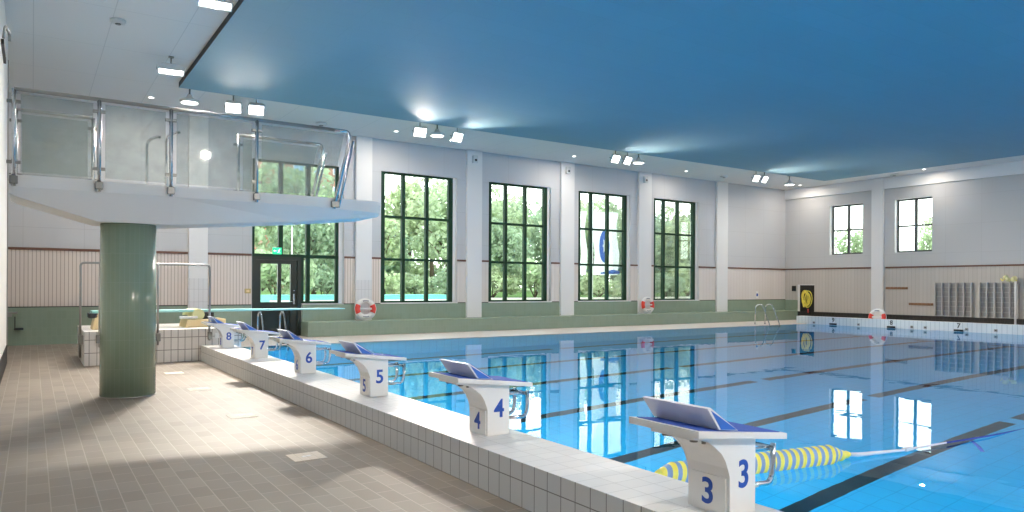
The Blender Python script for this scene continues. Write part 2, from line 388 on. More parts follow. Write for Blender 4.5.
# start curb
b = NB(); box(b, XS - .6, XS, YN, 15.9, 0, .32, mis={'x': 1, 'y': 2, 'z': 0}, bev=0); struct('pool_curb', b, [M['curb_top'], M['curb_x'], M['curb_y']])
# parapet at the turning end
b = NB(); box(b, XP, XP + .4, YN, YP + .5, -.02, .32, mis={'x': 1, 'y': 2, 'z': 0}); struct('pool_parapet', b, [M['curb_top'], tile('white_parapet_tile', 'YZ', .16, .36, (.70, .76, .78), (.74, .80, .82), (.36, .44, .50), .006, 0, .3, .3, shift=(0, .02)), M['curb_y']])
# springboard plinth
b = NB(); box(b, .83, XS + .2, 15.9, 18.4, 0, .66, mis={'x': 1, 'y': 2, 'z': 0}); struct('diving_plinth', b, [M['curb_top'], M['curb_x'], M['curb_y']])
# ceilings
b = NB(); box(b, -8, XE + .4, YB, 23, ZC, ZC + .2); struct('ceiling', b, M['ceil_white'])
b = NB(); box(b, 2.9, 29.1, -4.3, 18.75, ZC - .13, ZC - .001); o = struct('ceiling_panel', b, [M['ceil_blue'], M['dark_gap']])
for p in o.data.polygons:
    if abs(p.normal.z) < .5: p.material_index = 1
# left wall with its corner, far-left recess, walls behind the camera
b = NB(); box(b, -8, XL, YB, 17.4, 0, ZC); struct('wall_left', b, M['white_paint'])
b = NB(); box(b, XL - .05, XL + .012, 12, 17.42, 0, .36); struct('baseboard_left', b, M['dark_gap'])
b = NB(); box(b, -8.3, -8, YB, 23, 0, ZC); struct('wall_far_left', b, M['white_paint'])
b = NB(); box(b, -8, XE + .4, YB - .3, YB, 0, ZC); struct('wall_front', b, M['white_paint'])

# window wall, with openings
WIN = [(5.47, 8.32, 0.0), (9.60, 12.47, 1.0), (13.80, 16.62, 1.0), (17.98, 20.75, 1.0), (22.12, 24.90, 1.0)]
ZT = 5.38
b = NB(); x = -8.0; MI = {'x': 1, 'y': 0, 'z': 1}
for x0, x1, z0 in WIN:
    box(b, x, x0, YW, YW + .4, 0, ZC, mis=MI)
    if z0 > 0: box(b, x0, x1, YW, YW + .4, 0, z0, mis=MI)
    box(b, x0, x1, YW, YW + .4, ZT, ZC, mis=MI)
    x = x1
# below the fixed panes beside the door
box(b, 6.98, 8.32, YW + .01, YW + .4, 0, 1.0, mis=MI)
box(b, x, XE + .4, YW, YW + .4, 0, ZC, mis=MI)
struct('wall_back', b, [M['wall_panel'], M['white_paint']])
COLS = [(3.69, 4.21), (8.69, 9.24), (12.83, 13.45), (17.03, 17.69), (21.15, 21.88), (26.01, 26.76)]
b = NB()
for x0, x1 in COLS: box(b, x0, x1, 22.08, YW, 0, ZC, bev=.02)
struct('wall_column', b, M['white_paint'])
b = NB()
for x0, x1 in COLS[:2]: box(b, x0-.003, x1+.003, 22.075, YW-.02, 0, 1.75)
struct('column_tiling', b, tile('white_column_tile', 'XZ', .12, .36, (.72, .71, .71), (.74, .73, .73), (.50, .49, .49), .004, 0, .3, .2))
# cladding between trim and wainscot: spans between columns and windows
spans_slat = [(-8, 3.69), (4.21, 5.45), (8.34, 8.69), (9.24, 9.58)]
spans_board = [(12.49, 12.83), (13.45, 13.78), (16.64, 17.03), (17.69, 17.96), (20.77, 21.15), (21.88, 22.10), (24.92, 26.01), (26.76, XE)]
b = NB()
for x0, x1 in spans_slat: box(b, x0, x1, YW - .03, YW - .001, .99, 2.44)
struct('slat_cladding', b, M['slat_x'])
b = NB()
for x0, x1 in spans_board: box(b, x0, x1, YW - .02, YW - .001, .99, 2.44)
struct('board_cladding', b, M['board_x'])
b = NB()
for x0, x1 in spans_slat + spans_board: box(b, x0, x1, YW - .05, YW - .001, 2.44, 2.505)
struct('trim_1', b, M['trim_brown'])
b = NB()
for x0, x1 in spans_slat + spans_board: box(b, x0, x1, YW - .026, YW - .0005, .962, .992)
struct('trim_2', b, M['dark_gap'])
b = NB()
for x0, x1 in [(-8, 3.69), (4.21, 5.45), (6.98, 8.69), (9.24, 12.83), (13.45, 17.03), (17.69, 21.15), (21.88, 26.01), (26.76, XE)]:
    box(b, x0, x1, YW - .04, YW + .005, 0, .965, mis={'x': 1, 'y': 0, 'z': 2})
struct('wainscot_back', b, [M['green_tile_x'], M['green_tile_y'], M['green_top']])
b = NB()
for x0, x1, z0 in WIN[1:]: box(b, x0 - .02, x1 + .02, YW - .06, YW + .30, .965, 1.0)
struct('trim_3', b, M['white_paint'])
b = NB(); box(b, 6.93, XE, 21.46, YW - .04, 0, .45, bev=.012, mis={'x': 1, 'y': 0, 'z': 2})
struct('tiled_bench', b, [M['green_tile_x'], M['green_tile_y'], M['green_top']])
# end wall with two windows
EW = [(18.19, 19.80), (15.18, 16.74)]; EZ = (3.12, 5.42)
b = NB(); MI = {'x': 0, 'y': 1, 'z': 1}
y = 23
for y0, y1 in EW:
    box(b, XE, XE + .4, y1, y, 0, ZC, mis=MI); box(b, XE, XE + .4, y0, y1, 0, EZ[0], mis=MI); box(b, XE, XE + .4, y0, y1, EZ[1], ZC, mis=MI); y = y0
box(b, XE, XE + .4, YB, y, 0, ZC, mis=MI)
struct('wall_right', b, [M['wall_panel_y'], M['white_paint']])
b = NB(); box(b, XE - .08, XE, YB, YW, 5.93, ZC); struct('trim_4', b, M['white_paint'])
b = NB(); box(b, XE - .10, XE, 17.20, 17.74, 0, ZC, bev=.02); box(b, XE-.10, XE, 5.2, 5.8, 0, ZC); struct('wall_column', b, M['white_paint'])
b = NB()
NICHE = (20.57, 21.46, .42, 1.72)
box(b, XE - .03, XE, YB, 17.12, .42, 2.44); box(b, XE - .03, XE, 17.74, NICHE[0], .42, 2.44)
box(b, XE - .03, XE, NICHE[0], NICHE[1], NICHE[3], 2.44); box(b, XE - .03, XE, NICHE[1], YW - .03, .42, 2.44)
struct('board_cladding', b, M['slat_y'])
b = NB(); box(b, XE - .05, XE, YB, 17.12, 2.44, 2.505); box(b, XE - .05, XE, 17.74, YW - .05, 2.44, 2.505); struct('trim_5', b, M['trim_brown'])
b = NB(); box(b, XE - .025, XE, YB, YW - .03, 2.505, 3.05); struct('trim_6', b, M['wall_panel_y'])
b = NB(); box(b, XE - .06, XE, YB, 21.45, 0, .42); struct('baseboard_right', b, M['black_tile'])
b = NB(); box(b, XE - .06, XE, 21.45, YW - .03, 0, .965, mis={'x': 1, 'y': 0, 'z': 2}); struct('wainscot_right', b, [M['green_tile_x'], M['green_tile_y'], M['green_top']])

# windows
def window(name, x0, x1, z0, z1, yf, cols, rows, ft=.10, mt=.115, skip_below=None):
    b = NB(); fr = .12
    box(b, x0, x0 + ft, yf, yf + fr, z0, z1); box(b, x1 - ft, x1, yf, yf + fr, z0, z1)
    box(b, x0 + ft, x1 - ft, yf, yf + fr, z1 - .07, z1); box(b, x0 + ft, x1 - ft, yf, yf + fr, z0, z0 + .06)
    for c in cols: box(b, c - mt / 2, c + mt / 2, yf - .01, yf + fr, z0 + .06, z1 - .07)
    for r in rows: box(b, x0 + ft, x1 - ft, yf - .012, yf + fr - .001, r - .04, r + .04)
    o = struct(name, b, M['frame_green'])
    b = NB(); box(b, x0 + .05, x1 - .05, yf + .045, yf + .055, z0 + .03, z1 - .03); obj('pane', b, M['window_glass'], o)
    return o
YF = YW + .08
MUL = [(10.45, 11.34), (14.60, 15.48), (18.71, 19.59), (22.81, 23.67)]
for i, (x0, x1, z0) in enumerate(WIN[1:]):
    w = x1 - x0
    window('window_%d' % (i + 2), x0, x1 - .17 + .05, 1.0, ZT, YF, MUL[i], [3.88, 2.45], ft=.17)
    b = NB(); box(b, x1 - .12, x1, YF + .02, YF + .30, 1.0, ZT); struct('trim_%d' % (8 + i), b, M['white_paint'])
def window_e(name, y0, y1):
    x = XE + .2; z0, z1 = EZ; b = NB(); t = .07
    box(b, x, x + .07, y0, y0 + t, z0, z1); box(b, x, x + .07, y1 - t, y1, z0, z1)
    box(b, x, x + .07, y0 + t, y1 - t, z1 - t, z1); box(b, x, x + .07, y0 + t, y1 - t, z0, z0 + t)
    ym = (y0 + y1) / 2 - .02; box(b, x - .01, x + .07, ym - .055, ym + .055, z0 + t, z1 - t)
    zm = (z0 + z1) / 2 - .02; box(b, x - .012, x + .069, y0 + t, y1 - t, zm - .035, zm + .035)
    o = struct(name, b, M['frame_grey'])
    b = NB(); box(b, x + .03, x + .04, y0 + .04, y1 - .04, z0 + .04, z1 - .04); obj('pane', b, M['window_glass'], o)
window_e('window_6', *EW[0]); window_e('window_7', *EW[1])
# window over the door: three columns above, fixed pane beside
b = NB(); yf = YF; x0, x1 = 5.47, 8.18
box(b, x0, x0 + .09, yf, yf + .09, 2.5, ZT); box(b, x1 - .11, x1, yf, yf + .09, 1.0, ZT)
box(b, x0, x1, yf, yf + .09, ZT - .07, ZT); box(b, x0, x1, yf - .01, yf + .09, 2.42, 2.52)
for c in (6.34, 7.19): box(b, c - .065, c + .065, yf - .01, yf + .12, 2.5, ZT)
for c in (6.99, 7.19): box(b, c - .06, c + .06, yf - .01, yf + .09, 1.0, 2.44)
box(b, 6.95, x1, yf, yf + .09, 1.0, 1.07); box(b, x0, x1, yf - .012, yf + .089, 3.86, 3.94)
o = struct('window_1', b, M['frame_green'])
b = NB(); box(b, x1, 8.32, yf + .02, yf + .30, 1.0, ZT); struct('trim_12', b, M['white_paint'])
b = NB(); box(b, x0 + .05, x1 - .05, yf + .045, yf + .055, 2.5, ZT - .03); box(b, 7.0, x1 - .05, yf + .045, yf + .055, 1.03, 2.45); obj('pane', b, M['window_glass'], o)
# door
b = NB(); yd = YW + .02
box(b, 5.47, 5.60, yd, yd + .2, 0, 2.44); box(b, 6.84, 6.955, yd, yd + .2, 0, 2.44); box(b, 5.60, 6.84, yd, yd + .2, 2.34, 2.44)
dr = struct('door_1', b, M['door_black'])
b = NB(); yl = yd + .05
box(b, 5.60, 5.74, yl, yl + .07, .02, 2.34); box(b, 6.64, 6.84, yl, yl + .07, .02, 2.34); box(b, 5.74, 6.64, yl, yl + .07, 2.22, 2.34)
box(b, 5.74, 6.64, yl, yl + .07, .02, .14); box(b, 5.74, 6.64, yl, yl + .07, .90, 1.05); box(b, 6.25, 6.36, yl, yl + .069, 1.05, 2.22)
leafo = obj('door_leaf', b, M['door_black'], dr)
b = NB(); box(b, 5.72, 6.66, yl + .03, yl + .04, 1.03, 2.24); obj('pane', b, M['window_glass'], leafo)
b = NB(); box(b, 5.72, 6.66, yl + .03, yl + .045, .13, .92); obj('kick_panel', b, pbr('dark_glossy_glass', (0.02, .025, .02), .08), leafo)
b = NB(); box(b, 6.72, 6.77, yl - .012, yl, .98, 1.30); tube(b, bend([(6.745, yl, 1.06), (6.745, yl - .06, 1.06), (6.62, yl - .06, 1.06)], .02), .011, 8)
cyl(b, 6.745, yl - .03, 1.38, 1.42, .02); obj('door_handle', b, M['steel'], leafo)

# ================================================================ LAMPS
def lamp(name, kind, loc, direction, power, size, parent=None, col=WARM, spread=PI, angle=None):
    ld = bpy.data.lights.new(name, kind); ld.energy = power; ld.color = col
    if kind == 'AREA': ld.shape = 'SQUARE'; ld.size = size; ld.spread = spread
    if kind == 'SPOT': ld.spot_size = angle; ld.spot_blend = .6; ld.shadow_soft_size = size
    o = bpy.data.objects.new(name, ld); C.objects.link(o)
    q = Vector(direction).to_track_quat('-Z', 'Y')
    off = Vector(ABS.get(parent.name, (0, 0, 0))) if parent else Vector()
    o.matrix_local = Matrix.Translation(Vector(loc) - off) @ q.to_matrix().to_4x4()
    if parent: o.parent = parent
    return o
def floodlight(x, y, z, aim, label, w=.40, h=.30, power=None, kindlbl='floodlight', grp=None):
    d = (Vector(aim) - Vector((x, y, z))).normalized()
    t = thing('floodlight', (x, y, ZC), label, 'floodlight', grp)
    q = d.to_track_quat('-Z', 'Y').to_matrix(); c = Vector((x, y, z))
    def addbox(sx, sy, z0, z1, bev=.012):
        b = NB(); box(b, -sx / 2, sx / 2, -sy / 2, sy / 2, z0, z1, bev=bev)
        bmesh.ops.transform(b, matrix=Matrix.Translation(c) @ q.to_4x4(), verts=b.verts); return b
    b = NB(); prism(b, [(-w / 2, 0), (w / 2, 0), (w / 2, .05), (w * .32, .11), (-w * .32, .11), (-w / 2, .05)], -h / 2, h / 2, 'Y', bev=.008)
    bmesh.ops.transform(b, matrix=Matrix.Translation(c) @ q.to_4x4(), verts=b.verts)
    part('housing', b, M['lamp_shell'], t)
    part('lens', addbox(w - .05, h - .05, -.002, .004, 0), M['lens'], t)
    b = NB()
    for a0, a1, c0, c1 in ((-w/2, w/2, -h/2, -h/2+.02), (-w/2, w/2, h/2-.02, h/2), (-w/2, -w/2+.02, -h/2+.02, h/2-.02), (w/2-.02, w/2, -h/2+.02, h/2-.02)): box(b, a0, a1, c0, c1, -.035, 0)
    bmesh.ops.transform(b, matrix=Matrix.Translation(c) @ q.to_4x4(), verts=b.verts); part('rim', b, M['lamp_shell'], t)
    b = NB(); top = c - d * .09
    tube(b, [top, (x, y, min(ZC - .02, top.z + .1)), (x, y, ZC)], .016, 8); box(b, x - .05, x + .05, y - .05, y + .05, ZC - .02, ZC)
    s = q @ Vector((1, 0, 0)) * (w / 2 + .012)
    tube(b, [c + s, c + s - d * .10, c - s - d * .10, c - s], .009, 6)
    part('bracket', b, M['chrome_dark'], t)
    lamp('lamp_light', 'AREA', c + d * .012, d, power or P_FLOOD, min(w, h) * .7, t, spread=1.65)
    return t
def dome(x, y, z, label):
    t = thing('pendant_lamp', (x, y, ZC), label, 'ceiling lamp')
    b = NB(); lathe(b, [(.20, 0), (.235, .03), (.22, .07), (.10, .11), (.06, .16), (.055, .20)], (x, y, z), 24); part('lamp_shade', b, M['lamp_shell'], t)
    b = NB(); lathe(b, [(.185, -.004), (.19, .006)], (x, y, z), 24); part('lens', b, M['lens'], t)
    b = NB(); cyl(b, x, y, z + .2, ZC, .02); box(b, x - .07, x + .07, y - .05, y + .05, ZC - .03, ZC); part('bracket', b, M['chrome_dark'], t)
    lamp('lamp_light', 'AREA', (x, y, z - .02), (0, 0, -1), P_DOME, .3, t)
FL = [(4.24, 19.16, 'left', (2.2, 11.5, 0), 'blazing square floodlight above the window wall, left of the leftmost pair'),
      (4.78, 19.05, 'right', (3.4, 11.5, 0), 'blazing square floodlight above the platform railing, right of the leftmost pair'),
      (9.45, 19.05, '', (8, 8, 0), 'blazing floodlight left of the dome lamp between the first two window columns'),
      (10.70, 19.05, '', (13, 7, 0), 'tilted floodlight right of the dome lamp near the second wall column'),
      (17.09, 19.05, '', (18, 8, 0), 'left floodlight of the pair above the fourth tall window'),
      (17.66, 19.05, '', (20, 8, 0), 'floodlight between its twin and the dome lamp above the fourth tall window'),
      (24.87, 19.1, '', (25, 8, 0), 'left floodlight of the farthest pair near the corner of the hall'),
      (25.42, 19.1, '', (27, 8, 0), 'right floodlight of the farthest pair near the corner of the hall')]
for x, y, k, aim, lb in FL: floodlight(x, y, 6.08, aim, lb, power=P_PAIR if k else None)
floodlight(2.44, 16.76, 6.12, (2.2, 14.6, 0), 'wide grey floodlight hung beside the left corner of the blue ceiling', w=.52, h=.22, power=50)
floodlight(2.44, 12.32, 6.12, (2.2, 10.2, 0), 'wide grey floodlight at the top edge of the view beside the blue ceiling', w=.52, h=.22, power=50)
dome(3.2, 19.1, 6.04, 'grey dome lamp hanging left of the two blazing floodlights')
dome(10.02, 19.05, 6.04, 'grey dome lamp hanging between two floodlights near the second wall column')
dome(18.2, 19.05, 6.04, 'grey dome lamp right of the floodlight pair above the fourth tall window')
dome(27.25, 19.2, 6.02, 'grey dome lamp nearest the far corner of the hall')
# unseen floodlights like the visible ones, added around the pool as fill light
for y in (7.9, 3.4, -1.2): floodlight(2.44, y, 6.12, (2.2, y - 2, 0), 'wide grey floodlight added as fill beside the blue ceiling, nearer than the frame shows', w=.52, h=.22, power=28, grp='unseen fill floodlights added beside the blue ceiling')
for x in (5, 10.5, 17.5, 25): floodlight(x, -4.8, 6.08, (x, 6, 0), 'floodlight added as fill on the near side of the pool, outside the view', grp='unseen fill floodlights added on the near side of the pool')
for y in (13.5, 8, 2): floodlight(29.9, y, 6.08, (22, y, 0), 'unseen floodlight added as fill above the turning end of the pool', grp='unseen fill floodlights added above the turning end') if y < 10 else None
def downlight(x, y, label, power=P_DOWN):
    t = thing('downlight', (x, y, ZC), label, 'downlight')
    b = NB(); lathe(b, [(.085, -.012), (.09, 0)], (x, y, ZC), 20); part('rim', b, M['white_paint'], t)
    b = NB(); lathe(b, [(.06, -.016), (.06, -.010)], (x, y, ZC), 20); part('lens', b, M['lens_soft'], t)
    lamp('lamp_light', 'AREA', (x, y, ZC - .02), (0, 0, -1), power, .14, t)
for x, y, lb in [(2.54, 20.65, 'small round downlight left of the pair of blazing floodlights'), (9.47, 20.76, 'small round downlight between the platform railing and the second floodlight group'),
                 (16.72, 20.92, 'small round downlight above the wall column left of the fourth tall window'), (22.7, 20.92, 'small round downlight above the fifth tall window'),
                 (30.15, 20.67, 'small round downlight in the far corner of the ceiling'), (30.14, 14.99, 'small round downlight above the right end-wall window')]:
    downlight(x, y, lb)
downlight(-2.6, 20.65, 'small unseen downlight added over the recess left of the view')  # extra downlight out of view, added to brighten the left slat wall
def detector(x, y, label, r=.13):
    t = thing('smoke_detector', (x, y, ZC), label, 'smoke detector')
    b = NB(); lathe(b, [(r * .6, -.07), (r * .9, -.06), (r, -.03), (r, 0)], (x, y, ZC), 20); part('cover', b, M['lamp_shell'], t)
    b = NB(); lathe(b, [(r * .35, -.085), (r * .4, -.068)], (x, y, ZC), 16); part('sensor', b, M['chrome_dark'], t)
detector(1.29, 14.98, 'round grey detector on the white ceiling above the platform')
detector(7.16, 21.03, 'pale ceiling vent disc above the platform end', .17)
detector(25.06, 20.91, 'pale ceiling vent disc above the last wall column', .17)
detector(30.44, 16.37, 'pale ceiling vent disc above the end wall', .17)

# made-up underwater lamps in two basin walls out of view, added to brighten the water
def added_pool_lamp(x, y, z, nrm, label, grp):
    T = thing('added_pool_lamp', (x, y, z), label, 'added underwater lamp', grp); n = Vector(nrm); q = n.to_track_quat('Z', 'Y').to_matrix()
    b = NB(); lathe(b, [(.17, 0), (.17, .02), (.14, .03)], (x, y, z), 20, rot=q); part('rim', b, M['steel'], T)
    b = NB(); lathe(b, [(.13, .028), (.13, .034)], (x, y, z), 20, rot=q); part('lens', b, M['lens_soft'], T)
    lamp('lamp_light', 'AREA', Vector((x, y, z)) + n * .06, n + Vector((0, 0, -.12)), P_POOL_FILL, .24, T, col=(.92, .97, 1))
for k in range(6): added_pool_lamp(XS, 1.5 + 3.3 * k if k else -1.5, -.7, (1, 0, 0), 'unseen round lamp added in the starting wall to brighten the pool water', 'added underwater lamps in the starting wall')
for k in range(6): added_pool_lamp(5.5 + 4.2 * k, YN, -.7, (0, 1, 0), 'unseen round lamp added in the near side wall to brighten the pool water', 'added underwater lamps in the near side wall')

# ================================================================ DIVING PLATFORM
px, py = 1.14, 11.54
T = thing('diving_platform', (px, py, 0), 'white concrete diving platform with glass railing on a green tiled round column', 'diving platform')
b = NB(); cyl(b, px, py, 0, 2.44, .355, seg=64); part('column', b, column_mat(px, py), T)
b = NB(); cyl(b, px, py, 0, .012, .362, seg=48); part('base_ring', b, M['steel_dull'], T)
b = NB()
Y0, Y1 = 11.0, 12.2
secs = [(-.25, 2.72, .02), (-.18, 2.68, .05), (.72, 2.42, .15), (1.65, 2.42, .15), (3.4, 2.56, .16), (4.73, 2.70, .06)]
rows = []
for x, zb, ins in secs:
    rows.append([b.verts.new(p) for p in ((x, Y0, 2.95), (x, Y0, 2.80 if x < 4.5 else 2.76), (x, Y0 + ins, zb), (x, Y1 - ins, zb), (x, Y1, 2.80 if x < 4.5 else 2.76), (x, Y1, 2.95))])
for A, B in zip(rows, rows[1:]):
    for k in range(6): b.faces.new((A[k], B[k], B[(k + 1) % 6], A[(k + 1) % 6]))
b.faces.new(rows[0]); b.faces.new(rows[-1][::-1]); bmesh.ops.recalc_face_normals(b, faces=b.faces)
part('slab', b, M['concrete_white'], T)
b = NB(); box(b, -.1, 4.66, Y0 + .06, Y1 - .06, 2.95, 2.962); part('grip_mat', b, M['lamp_shell'], T)
ZR = 4.02
def post(x, y, side):
    b = NB(); cyl(b, x, y, 2.80, ZR, .026, seg=14); p = part('post', b, M['steel'], T)
    b = NB(); box(b, x - .045, x + .045, y - .035, y + .035 + (0), 2.83, 2.93, bev=.008); box(b, x - .03, x + .03, min(y, y + side * .08), max(y, y + side * .08), 2.85, 2.91); part('bracket', b, M['chrome_dark'], p)
    for z in (3.10, 3.86):
        b = NB(); box(b, x - .075, x + .075, y - .02, y + .02, z - .022, z + .022, bev=.008); part('glass_clamp', b, M['chrome_dark'], p)
yn, yfar = Y0 - .04, Y1 + .04
for x in (-.2, .73, 1.6, 2.76): post(x, yn, 1)
for x in (.74, 2.79): post(x, yfar, -1)
post(-.2, yfar, -1)
def slanted(y, side):
    b = NB(); tube(b, bend([(3.94, y, 2.78), (4.20, y, 3.92), (4.17, y, ZR), (3.9, y, ZR)], .08), .026, 12)
    tube(b, [(4.02, y, 2.80), (4.26, y, 3.88)], .02, 10); p = part('slanted_post', b, M['steel'], T)
    b = NB(); box(b, 3.90, 4.03, y - .03, y + .03 , 2.80, 2.90, bev=.01); part('bracket', b, M['chrome_dark'], p)
slanted(yn, 1); slanted(yfar, -1)
b = NB(); tube(b, [(-.2, yn, ZR), (3.95, yn, ZR)], .026, 12); part('handrail', b, M['steel_dull'], T)
b = NB(); tube(b, [(-.2, yfar, ZR), (.74, yfar, ZR)], .026, 12); part('handrail', b, M['steel_dull'], T)
b = NB(); tube(b, [(2.79, yfar, ZR), (3.95, yfar, ZR)], .026, 12); part('handrail', b, M['steel_dull'], T)
def pane(x0, x1, y, slope=0):
    b = NB(); prism(b, [(x0, 2.98), (x1, 2.98), (x1 + slope, 3.96), (x0, 3.96)], y - .006, y + .006, 'Y'); part('glass_panel', b, M['rail_glass'], T)
for x0, x1 in ((-.13, .66), (.80, 1.53), (1.67, 2.69)): pane(x0, x1, yn)
pane(2.83, 3.90, yn, .20); pane(-.13, .67, yfar); pane(2.86, 3.90, yfar, .20)
# grab handles of the access ladder on the far side
for x, hh in ((1.45, .82), (1.72, .92)):
    b = NB(); tube(b, bend([(x, yfar, 2.7), (x, yfar, 2.95 + hh), (x + .12, yfar - .18, 2.95 + hh + .05), (x + .12, yfar - .4, 2.95 + hh)], .1), .02, 10)
    part('grab_handle', b, M['steel'], T)
b = NB()
for x in (1.45, 1.9): tube(b, [(x, yfar + .06, .1), (x, yfar + .06, 2.9)], .02, 8)
# ladder stays behind the column
for z in [.3 + .3 * k for k in range(9)]: tube(b, [(1.45, yfar + .06, z), (1.9, yfar + .06, z)], .014, 8)
b.free()

# ================================================================ STARTING BLOCKS
def block(n, label):
    y0 = 2.588 + 2.5 * (n - 3)            # near face of the pedestal
    xs = XS
    T = thing('starting_block', (3.27, y0 + .19, .32), label, 'starting block', 'starting blocks along the pool curb')
    pts = [(3.38, .32), (3.16, .32), (3.16, .54), (3.153, .585), (3.135, .63), (3.10, .68), (3.05, .72), (2.99, .748), (2.93, .765), (2.86, .775), (2.86, .795), (3.38, .73)]
    b = NB(); prism(b, pts, y0, y0 + .30, 'Y', bev=.008); part('pedestal', b, M['block_white'], T)
    # sloping top board
    def top(x): return .835 - (x - 2.82) * .118
    b = NB(); prism(b, [(2.845, top(2.845)), (3.58, top(3.58)), (3.58, top(3.58) - .034), (2.845, top(2.845) - .038)], y0 - .06, y0 + .46, 'Y', bev=.006)
    pl = part('platform', b, M['block_white'], T)
    b = NB(); prism(b, [(2.88, top(2.88) + .0005), (3.55, top(3.55) + .0005), (3.55, top(3.55) + .004), (2.88, top(2.88) + .004)], y0 - .03, y0 + .43, 'Y')
    part('grip_surface', b, M['blue_pad'], pl)
    # adjustable footrest wedge
    zb = top(3.05) + .005
    b = NB(); prism(b, [(3.045, zb), (2.95, zb + .122), (2.975, zb + .126), (3.20, top(3.20) + .004)], y0 - .025, y0 + .46, 'Y', bev=.003)
    fr = part('footrest', b, M['block_grey'], T)
    for ya, yb in ((y0 - .0275, y0 - .0245), (y0 + .4595, y0 + .4625)):
        b = NB(); prism(b, [(3.058, zb + .002), (2.978, zb + .110), (3.182, top(3.182) + .010)], ya, yb, 'Y')
        part('side_panel', b, M['blue_side'], fr)
    b = NB(); prism(b, [(2.99, zb + .1175), (3.185, top(3.185) + .0165), (3.187, top(3.187) + .0195), (2.992, zb + .1215)], y0 - .01, y0 + .445, 'Y')
    part('foot_pad', b, M['blue_pad'], fr)
    # numbers: side, back plate and its number, far side
    text_mesh('side_number', str(n), .212, M['blue_ink'], (3.275, y0 - .001, .537), ROT_FY, T, bold=.02, sx=.95)
    b = NB(); box(b, 3.150, 3.1605, y0 + .02, y0 + .27, .335, .53, bev=.002)
    pp = part('number_plate', b, M['block_white'], T)
    text_mesh('plate_number', str(n), .20, M['blue_ink'], (3.1492, y0 + .145, .428), ROT_FX, T, bold=.02, sx=.98)
    # backstroke grips over the water
    b = NB()
    for yy in (y0 + .05, y0 + .25):
        tube(b, bend([(3.37, yy, .45), (3.57, yy, .44), (3.60, yy, .50), (3.60, yy, .665)], .05), .016, 10)
        tube(b, [(3.37, yy, .655), (3.60, yy, .64)], .013, 8)
    tube(b, [(3.60, y0 + .05, .64), (3.60, y0 + .25, .64)], .013, 8)
    part('backstroke_grip', b, M['steel'], T)
    b = NB()
    for yy in (y0 + .05, y0 + .25): cyl(b, 2.93, yy, .752, .79, .022, seg=12)
    for yy in (y0 + .03, y0 + .27): cyl(b, 2.985, yy, .738, .78, .012, seg=10)
    part('adjusting_bolt', b, M['chrome_dark'], T)
block(3, 'white starting block numbered 3, nearest the camera, with blue footrest')
block(4, 'white starting block numbered 4, second from the camera')
block(5, 'white starting block numbered 5, third from the camera')
block(6, 'white starting block numbered 6, its curb side reading 6, fourth from the camera')
block(7, 'white starting block numbered 7, second from the springboard plinth')
block(8, 'white starting block numbered 8, farthest, beside the springboard plinth')

# floor plates behind the blocks
for y, lb in ((13.94, 'farthest pale square plate set in the floor behind block 8'), (11.61, 'pale square plate set in the floor behind block 7'),
              (8.97, 'pale square plate set in the floor right of the green column shadow'), (6.53, 'nearest pale square plate set in the floor at the shadow edge')):
    T = thing('floor_plate', (2.1, y, 0), lb, 'floor plate')
    b = NB(); box(b, 1.95, 2.25, y - .15, y + .15, .0005, .004, bev=.001); part('cover', b, tile('pale_floor_plate', 'XY', .075, .075, (.66, .58, .49), (.68, .60, .51), (.56, .49, .41), .004, 0, .6, .3), T)
    b = NB(); box(b, 2.06, 2.14, y - .02, y + .02, .004, .006); part('lift_slot', b, M['curb_top'], T)

# ================================================================ LANE FLOAT
T = thing('lane_float', (4.9, 4.08, 0), 'fat yellow and blue striped lane float lying on the water behind block 3', 'lane float')
A, B = Vector((4.22, 4.19, .03)), Vector((6.16, 3.83, .03)); u = (B - A).normalized(); L = (B - A).length
NS = 46; seg = 20; b = NB(); side = u.cross(Vector((0, 0, 1))).normalized(); up = side.cross(u)
rings = []
for i in range(NS * 4 + 1):
    s = i / (NS * 4) * L; edge = min(s, L - s); r = .105 * min(1, (.55 + edge / .12 * .45)) * (1 + .03 * math.cos(i / 4 * 2 * PI))
    ring = []
    for k in range(seg):
        t = 2 * PI * k / seg; sh = .035 * math.cos(t)
        ring.append(b.verts.new(A + u * (s + sh) + side * r * math.sin(t) * 1.0 + up * r * math.cos(t)))
    rings.append(ring)
for i in range(NS * 4):
    for k in range(seg):
        f = b.faces.new((rings[i][k], rings[i][(k + 1) % seg], rings[i + 1][(k + 1) % seg], rings[i + 1][k])); f.smooth = True
        f.material_index = (i // 4) % 2
b.faces.new(rings[0][::-1]); b.faces.new(rings[-1])
part('striped_float', b, [M['yellow'], M['greyblue']], T)
qx = u.to_track_quat('Z', 'Y').to_matrix()
b = NB(); lathe(b, [(.055, -.02), (.06, .02), (.045, .07), (.03, .09), (.035, .12), (.02, .16)], B, 16, rot=qx); part('end_cap', b, M['yellow'], T)
b = NB(); e = B + u * .15; pts = [e, e + u * .12 + Vector((0, 0, -.015)), (7.0, 3.66, .012), (7.7, 3.60, .012)]
tube(b, pts, [.016, .022, .012, .009], 8); part('rope', b, M['rope_white'], T)
b = NB(); tube(b, [(7.7, 3.60, .012), (8.5, 3.54, .002), (9.3, 3.55, -.02), (10.5, 3.6, -.05)], .009, 8); part('rope_end', b, M['rope_blue'], T)
b = NB(); tube(b, [(8.15, 3.56, -.02), (8.16, 3.5, -.25), (8.14, 3.45, -.45)], .022, 8); part('hanging_strap', b, M['rope_blue'], T)
b = NB(); box(b, 7.0, 7.14, 3.63, 3.68, .0, .03, bev=.008); part('clip', b, M['rope_white'], T)

